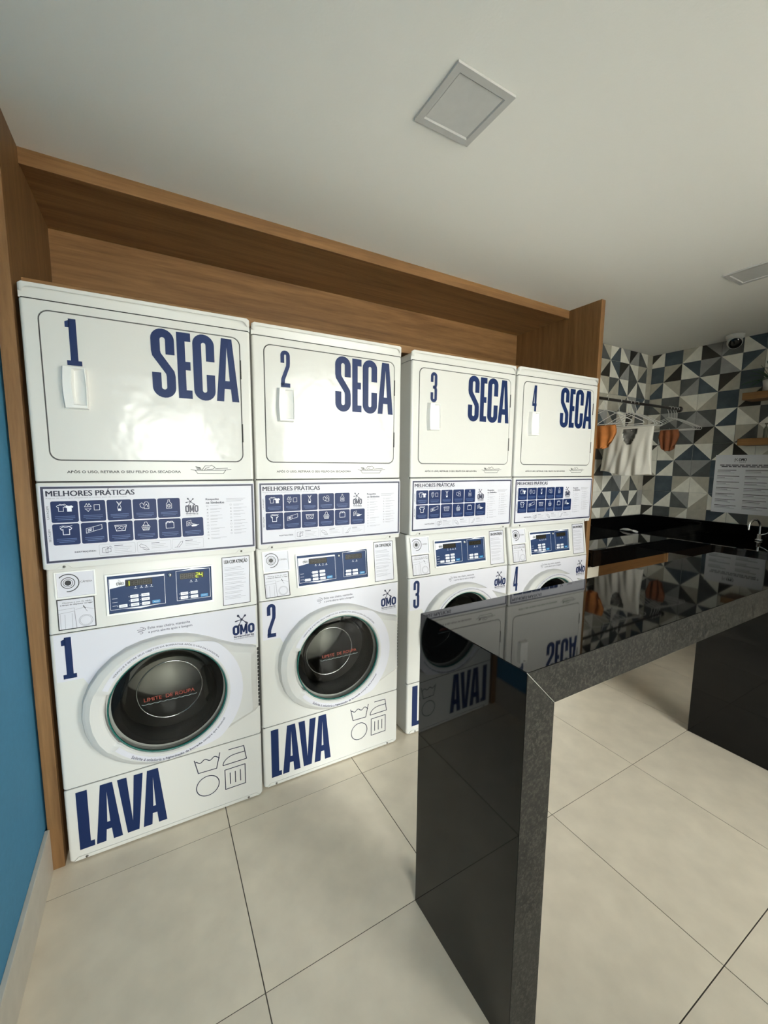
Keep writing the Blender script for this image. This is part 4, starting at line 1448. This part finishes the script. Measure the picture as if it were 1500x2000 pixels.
# ================================================================== CLOTHES RAIL, HANGERS, GARMENTS
RY, RZ = 0.300, 1.968
rl = tag(empty('clothes_rail', (3.75, RY, RZ)), 'dark metal clothes rail running from the niche side to the tiled wall', 'rail')
railm = mat('dark_rail_metal', (0.050, 0.042, 0.038), 0.35, 0.6)
MB().tube([(XR + TJ + 0.004 - 3.75, 0, 0), (xw(RY) - 0.002 - 3.75, 0, 0)], 0.0115, 14).build('rod', railm, rl)
for xx in (XR + TJ + 0.004, xw(RY) - 0.010):
    MB().lathe([(0.0, 0.0), (0.026, 0.0), (0.026, 0.006), (0.0, 0.006)], (xx - 3.75, 0, 0), 20, axis='x').build('end_socket', railm, rl)


def hanger_mesh():
    hook = MB()
    pts = [(0, -0.0155 * sin(a), 0.0 + 0.0155 * cos(a)) for a in [radians(d) for d in range(-110, 121, 15)]]
    pts = [(0, p[1], p[2]) for p in pts]
    pts = pts[::-1]
    pts = pts + [(0, 0.012, -0.020), (0, 0.004, -0.040), (0, 0.0, -0.085)]
    # start on the open end, finish at the neck
    hook.tube(pts, 0.0022, 7)
    fr = MB()
    hw = 0.205
    arcp = [(0, 0.0, -0.083), (0, 0.06, -0.105), (0, 0.13, -0.140), (0, hw - 0.006, -0.176), (0, hw, -0.186), (0, hw - 0.006, -0.195)]
    arcp += [(0, -p[1], p[2]) for p in arcp[::-1]]
    fr.tube(arcp[:-1], 0.0030, 8, closed=True)
    return hook.mesh('hook', HANG), fr.mesh('shoulder_frame', HANG)


HK, SF = hanger_mesh()
HX = [(3.467, 3), (3.646, -2), (3.780, 2), (3.832, -2), (3.890, 3), (4.410, -3), (4.462, 2), (4.512, -1), (4.552, 0)]
HLAB = ['bare white hanger nearest the wooden niche, above the orange cloth', 'white hanger between the orange cloth and the white top', 'white hanger carrying the white sleeveless top',
        'bare white hanger just right of the white top, first of two', 'bare white hanger just right of the white top, second of two',
        'white hanger carrying the rust cloth, first of the cluster by the wall', 'bare white hanger in the cluster by the tiled wall, second along', 'bare white hanger in the cluster by the tiled wall, third along', 'bare white hanger closest to the tiled wall on the rail']
for k, (xx, a) in enumerate(HX):
    h = tag(empty('clothes_hanger', (xx, RY, RZ), radians(a)), HLAB[k], 'hanger', 'white hangers on the rail')
    link('hook', HK, h)
    link('shoulder_frame', SF, h)


def cloth_sheet(name, mtl, parent, fn, nu, nv, keep=None, thick=0.0018):
    vs = [fn(i / nu, j_ / nv) for j_ in range(nv + 1) for i in range(nu + 1)]
    fs = []
    for j_ in range(nv):
        for i in range(nu):
            if keep is None or keep((i + .5) / nu, (j_ + .5) / nv):
                a = j_ * (nu + 1) + i
                fs.append((a, a + 1, a + nu + 2, a + nu + 1))
    me = bpy.data.meshes.new(name)
    me.from_pydata(vs, [], fs)
    bm = bmesh.new()
    bm.from_mesh(me)
    bmesh.ops.delete(bm, geom=[v for v in bm.verts if not v.link_faces], context='VERTS')
    bm.to_mesh(me)
    bm.free()
    me.materials.append(mtl)
    me.polygons.foreach_set('use_smooth', [True] * len(me.polygons))
    o = link(name, me, parent)
    s_ = o.modifiers.new('thick', 'SOLIDIFY')
    s_.thickness = thick
    return o


whitec = mat('white_cotton', (0.70, 0.67, 0.60), 0.9, bump=0.0012, bscale=55)
greyc = mat('grey_neck_cloth', (0.19, 0.185, 0.17), 0.9, noise=0.5, nscale=30)
orng = mat('orange_cotton', (0.50, 0.175, 0.040), 0.85, noise=0.12, nscale=25)
rust = mat('rust_cotton', (0.22, 0.068, 0.022), 0.85, noise=0.12, nscale=25)

# sleeveless top on the third hanger (local: x towards +x of room, y along hanger)
tp = tag(empty('sleeveless_top', (3.780, 0.295, 1.380), radians(2)), 'white sleeveless top with grey inside its scoop neck hanging on the rail', 'top')


def shirt_fn(front):
    sgn = -1 if front else 1

    def fn(a, b):
        # a 0..1 from far (+y) to near (-y); b 0..1 from hem to shoulder
        wdt = 0.198 + 0.012 * (1 - b) - 0.010 * sin(pi * b)
        yy = wdt * (1 - 2 * a)
        hem = -0.012 * (a - 0.5) * 2 + 0.012 * sin(7 * a + 1)
        zz = hem * (1 - b) + 0.388 * b - 0.004 * abs(1 - 2 * a) ** 2 * b
        bul = 0.030 * sqrt(max(0.0, 1 - (1 - 2 * a) ** 2)) * (1 - 0.85 * b ** 3)
        fold = (0.010 * sin(22 * a + 3 * b + (0 if front else 2)) + 0.006 * sin(41 * a - 5 * b)) * (1 - b ** 2) * (0.25 + bul * 25)
        return (sgn * (bul + 0.004) + fold, yy, zz)
    return fn


def neck(depth, half):
    def keep(a, b):
        q = (a - 0.56) / half
        zt = 1 - depth * sqrt(max(0.0, 1 - q * q)) if abs(q) < 1 else 2
        return not (b > zt and b < 0.955)
    return keep


cloth_sheet('front_cloth', whitec, tp, shirt_fn(True), 44, 44, neck(0.37, 0.15))
cloth_sheet('back_cloth', whitec, tp, shirt_fn(False), 36, 30)
sfn = shirt_fn(True)


def neck_sheet(a, b):
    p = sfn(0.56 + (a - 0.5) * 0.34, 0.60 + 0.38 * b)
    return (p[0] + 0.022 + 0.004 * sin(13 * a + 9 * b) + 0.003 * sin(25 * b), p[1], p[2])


cloth_sheet('neck_inner', greyc, tp, neck_sheet, 14, 14)  # grey sheet set just behind the neck opening

oc = tag(empty('cloth_shorts', (3.470, 0.325, 1.592), radians(3)), 'bright orange cloth shorts on the rail, half hidden by the niche side', 'shorts')


def shorts_fn(sgn, ph, hw, h):
    def fn(a, b):
        yy = (hw + 0.012 * sin(pi * b)) * (1 - 2 * a) * (0.80 + 0.20 * min(1.0, b * 1.8))
        zz = h * b + 0.012 * (1 - b) * cos(2 * pi * a) + 0.030 * (1 - b) * (abs(1 - 2 * a) ** 3)
        bul = 0.026 * sqrt(max(0.0, 1 - (1 - 2 * a) ** 2)) * (1 - 0.6 * b)
        f_ = 0.014 * sin(17 * a + 2 * b + ph) * (1 - 0.6 * b) * (1 - (1 - 2 * a) ** 4)
        return (sgn * (bul + 0.0035) + f_, yy, zz)
    return fn


cloth_sheet('front_cloth', orng, oc, shorts_fn(-1, 0.3, 0.105, 0.172), 26, 18)
cloth_sheet('back_cloth', orng, oc, shorts_fn(1, 1.9, 0.105, 0.172), 26, 18)
rc = tag(empty('cloth_shorts', (4.300, 0.235, 1.590), radians(-3)), 'rust brown cloth shorts hanging on the rail near the tiled corner', 'shorts')
cloth_sheet('front_cloth', rust, rc, shorts_fn(-1, 2.2, 0.072, 0.175), 22, 16)
cloth_sheet('back_cloth', rust, rc, shorts_fn(1, 0.4, 0.072, 0.175), 22, 16)
MB().tube([(0, -0.072, 0.177), (0.005, 0.0, 0.180), (0.10, 0.055, 0.200)], 0.0022, 7).build('waist_cord', HANG, rc)

# ================================================================== ON THE RIGHT WALL
# paper notice
nt_ = tag(empty('paper_notice', (xw(-0.2) - 0.002, -0.25, 1.30), -pi / 2 + TW), 'large white paper notice with two text columns on the tiled wall', 'notice')
paper = mat('notice_paper', (0.76, 0.76, 0.79), 0.8)
# local x runs along the wall away from the corner
PX0, PX1, PZ0, PZ1 = -0.238, 0.165, -0.244, 0.246
MB().box(PX0, PX1, -0.0016, -0.0004, PZ0, PZ1).build('sheet', paper, nt_)
P = Print()
for q in (0.0, 0.0012, 0.0024):
    P.text('OMO', PX0 + 0.160 + q, PX0 + 0.210 + q, PZ1 - 0.052, PZ1 - 0.028, 0.0)
splat(P, PX0 + 0.142, PZ1 - 0.038, 0.018)
P.text('lavanderia', PX0 + 0.165, PX0 + 0.208, PZ1 - 0.063, PZ1 - 0.056, 0.02)
rnd = random.Random(11)
for q in range(2):
    u = PX0 + 0.035 + 0.012 * q
    while u < PX1 - 0.04 - 0.02 * q:
        l_ = rnd.uniform(0.018, 0.05)
        P.rect(u, min(u + l_, PX1 - 0.03), PZ1 - 0.088 - 0.014 * q, PZ1 - 0.081 - 0.014 * q)
        u += l_ + 0.006
for c, (u0, u1) in enumerate(((PX0 + 0.022, PX0 + 0.180), (PX0 + 0.212, PX1 - 0.025))):
    for q in range(7):
        zz = PZ1 - 0.130 - q * 0.050
        P.rect(u0, u1 - rnd.uniform(0, 0.03), zz, zz + 0.0042)
        P.rect(u0, u0 + (u1 - u0) * rnd.uniform(0.35, 0.7), zz - 0.012, zz - 0.0085, 1)
        P.rect(u0, u0 + (u1 - u0) * rnd.uniform(0.5, 0.9), zz - 0.022, zz - 0.0195, 2)
P.build('notice_print', [BLACK, mat('dark_grey_ink', (0.10, 0.10, 0.11), 0.6), GREYI], nt_, flat(-0.0022))

# two wooden shelves
for zc, nm in ((1.9985, 'upper'), (1.6430, 'lower')):
    y0, y1 = -0.214, -1.05
    x0 = 4.42
    sh = MB()
    hh = 0.0265
    vs = [(x0, y0, zc - hh), (xw(y0) - .001, y0, zc - hh), (xw(y1) - .001, y1, zc - hh), (x0, y1, zc - hh)]
    vs += [(a, b, zc + hh) for a, b, _ in vs]
    sh.add(vs, [(0, 3, 2, 1), (4, 5, 6, 7), (0, 1, 5, 4), (1, 2, 6, 5), (2, 3, 7, 6), (3, 0, 4, 7)])
    ob = sh.build('wall_shelf', MATS['cabinet_oak_y'], None, (4.5, -0.6, zc - hh), (4.5, -0.6, zc - hh))
    tag(ob, '%s of the two thick oak shelves on the tiled wall above the notice' % nm, 'shelf', 'oak shelves on the tiled wall')

# potted plant on the upper shelf
pl = tag(empty('potted_plant', (4.51, -0.360, 2.0254)), 'small leafy green plant in a white pot on the upper oak shelf', 'plant')
potm = mat('white_ceramic', (0.62, 0.61, 0.58), 0.35)
MB().lathe([(0.0, 0.0), (0.045, 0.0), (0.060, 0.10), (0.056, 0.10), (0.052, 0.085), (0.0, 0.085)], seg=24).build('pot', potm, pl)
leafm = mat('leaf_green', (0.030, 0.085, 0.030), 0.5, noise=0.3, nscale=12)
rnd = random.Random(4)
for k in range(26):
    a = rnd.uniform(0, 2 * pi)
    el = rnd.uniform(0.15, 1.25)
    ln = rnd.uniform(0.12, 0.20)
    base = Vector((rnd.uniform(-.02, .02), rnd.uniform(-.02, .02), 0.085))
    pts = []
    for q in range(6):
        t_ = q / 5
        pts.append(base + Vector((cos(a) * cos(el), sin(a) * cos(el), sin(el))) * ln * t_ + Vector((0, 0, -0.07 * t_ * t_ * cos(el))))
    side = Vector((-sin(a), cos(a), 0))
    vs, fs = [], []
    for q, p in enumerate(pts):
        wd = 0.011 * sin(pi * (0.12 + 0.88 * q / 5)) + 0.001
        vs += [p - side * wd + Vector((0, 0, .003)), p, p + side * wd + Vector((0, 0, .003))]
    for q in range(5):
        fs += [(q * 3, q * 3 + 1, q * 3 + 4, q * 3 + 3), (q * 3 + 1, q * 3 + 2, q * 3 + 5, q * 3 + 4)]
    lf = MB().add(vs, fs, 0, True).build('leaf', leafm, pl)
    lf.modifiers.new('thick', 'SOLIDIFY').thickness = 0.001

# pump bottle on the lower shelf
pb = tag(empty('pump_bottle', (4.515, -0.352, 1.6697)), 'small olive pump bottle standing on the lower oak shelf', 'bottle')
olive = mat('olive_plastic', (0.115, 0.115, 0.075), 0.35)
MB().lathe([(0.0, 0.0), (0.013, 0.0), (0.014, 0.004), (0.014, 0.070), (0.009, 0.082), (0.009, 0.09), (0.0, 0.09)], seg=18).build('body', olive, pb)
MB().lathe([(0.0, 0.09), (0.004, 0.09), (0.004, 0.108), (0.010, 0.108), (0.010, 0.118), (0.0, 0.118)], seg=14).tube([(0, 0, .113), (0.01, -0.04, .112)], 0.004, 8).build('pump_head', olive, pb)

# ceiling camera
cc = tag(empty('security_camera', (4.47, -0.110, ZC - 0.0005)), 'white turret security camera with black lens face under the ceiling', 'security camera')
camw = mat('camera_white', (0.62, 0.61, 0.58), 0.4)
MB().lathe([(0.0, 0.0), (0.060, 0.0), (0.060, -0.016), (0.052, -0.030), (0.0, -0.030)], seg=28).build('mount_base', camw, cc)
dv = (Vector((0.33, -1.69, 1.44)) - Vector((4.47, -0.11, ZC - 0.055))).normalized()
dv = Vector((dv.x, dv.y - 0.12, dv.z - 0.42)).normalized()
q_ = dv.to_track_quat('Z', 'Y')
ball = MB().lathe([(0.0, -0.052), (0.020, -0.048), (0.037, -0.037), (0.048, -0.018), (0.052, 0.0), (0.050, 0.016), (0.042, 0.030)], seg=28).build('turret', camw, cc, (0, 0, 0), (0, 0, -0.055))
ball.rotation_euler = q_.to_euler()
lens = MB().lathe([(0.0, 0.036), (0.022, 0.0345), (0.040, 0.0310), (0.0440, 0.0265)], seg=28).build('lens_face', mat('black_gloss', (0.006, 0.006, 0.006), 0.12), cc, (0, 0, 0), (0, 0, -0.055))
lens.rotation_euler = q_.to_euler()

# flush ceiling lights, switched off
trim = mat('lamp_trim', (0.50, 0.50, 0.49), 0.55)
diff = mat('lamp_diffuser', (0.56, 0.56, 0.55), 0.4, noise=0.03, nscale=30)
for (lx, ly, s, lab) in ((1.0858, -0.7411, 0.2109, 'square flush ceiling light, unlit, above the folding counter'), (3.1450, -0.745, 0.2150, 'square flush ceiling light, unlit, at the right edge of the ceiling')):
    e_ = tag(empty('ceiling_light', (lx + s / 2, ly + s / 2, ZC)), lab, 'ceiling light', 'flush square ceiling lights')
    h = s / 2
    b_ = 0.021
    fr = MB()
    zt, zb = -0.0005, -0.0075
    o_ = [(-h, -h), (h, -h), (h, h), (-h, h)]
    i_ = [(-h + b_, -h + b_), (h - b_, -h + b_), (h - b_, h - b_), (-h + b_, h - b_)]
    i2 = [(-h + b_ + .004, -h + b_ + .004), (h - b_ - .004, -h + b_ + .004), (h - b_ - .004, h - b_ - .004), (-h + b_ + .004, h - b_ - .004)]
    vs = [(*p, zt) for p in o_] + [(*p, zb) for p in o_] + [(*p, zb) for p in i_] + [(*p, -0.003) for p in i2]
    for k in range(4):
        n2 = (k + 1) % 4
        fr.add([vs[k], vs[n2], vs[4 + n2], vs[4 + k]], [(0, 1, 2, 3)])
        fr.add([vs[4 + k], vs[4 + n2], vs[8 + n2], vs[8 + k]], [(0, 1, 2, 3)])
        fr.add([vs[8 + k], vs[8 + n2], vs[12 + n2], vs[12 + k]], [(0, 1, 2, 3)])
    fr.build('frame', trim, e_)
    hb = h - b_ - 0.0042
    MB().box(-hb, hb, -hb, hb, -0.0042, -0.0006).build('diffuser', diff, e_)
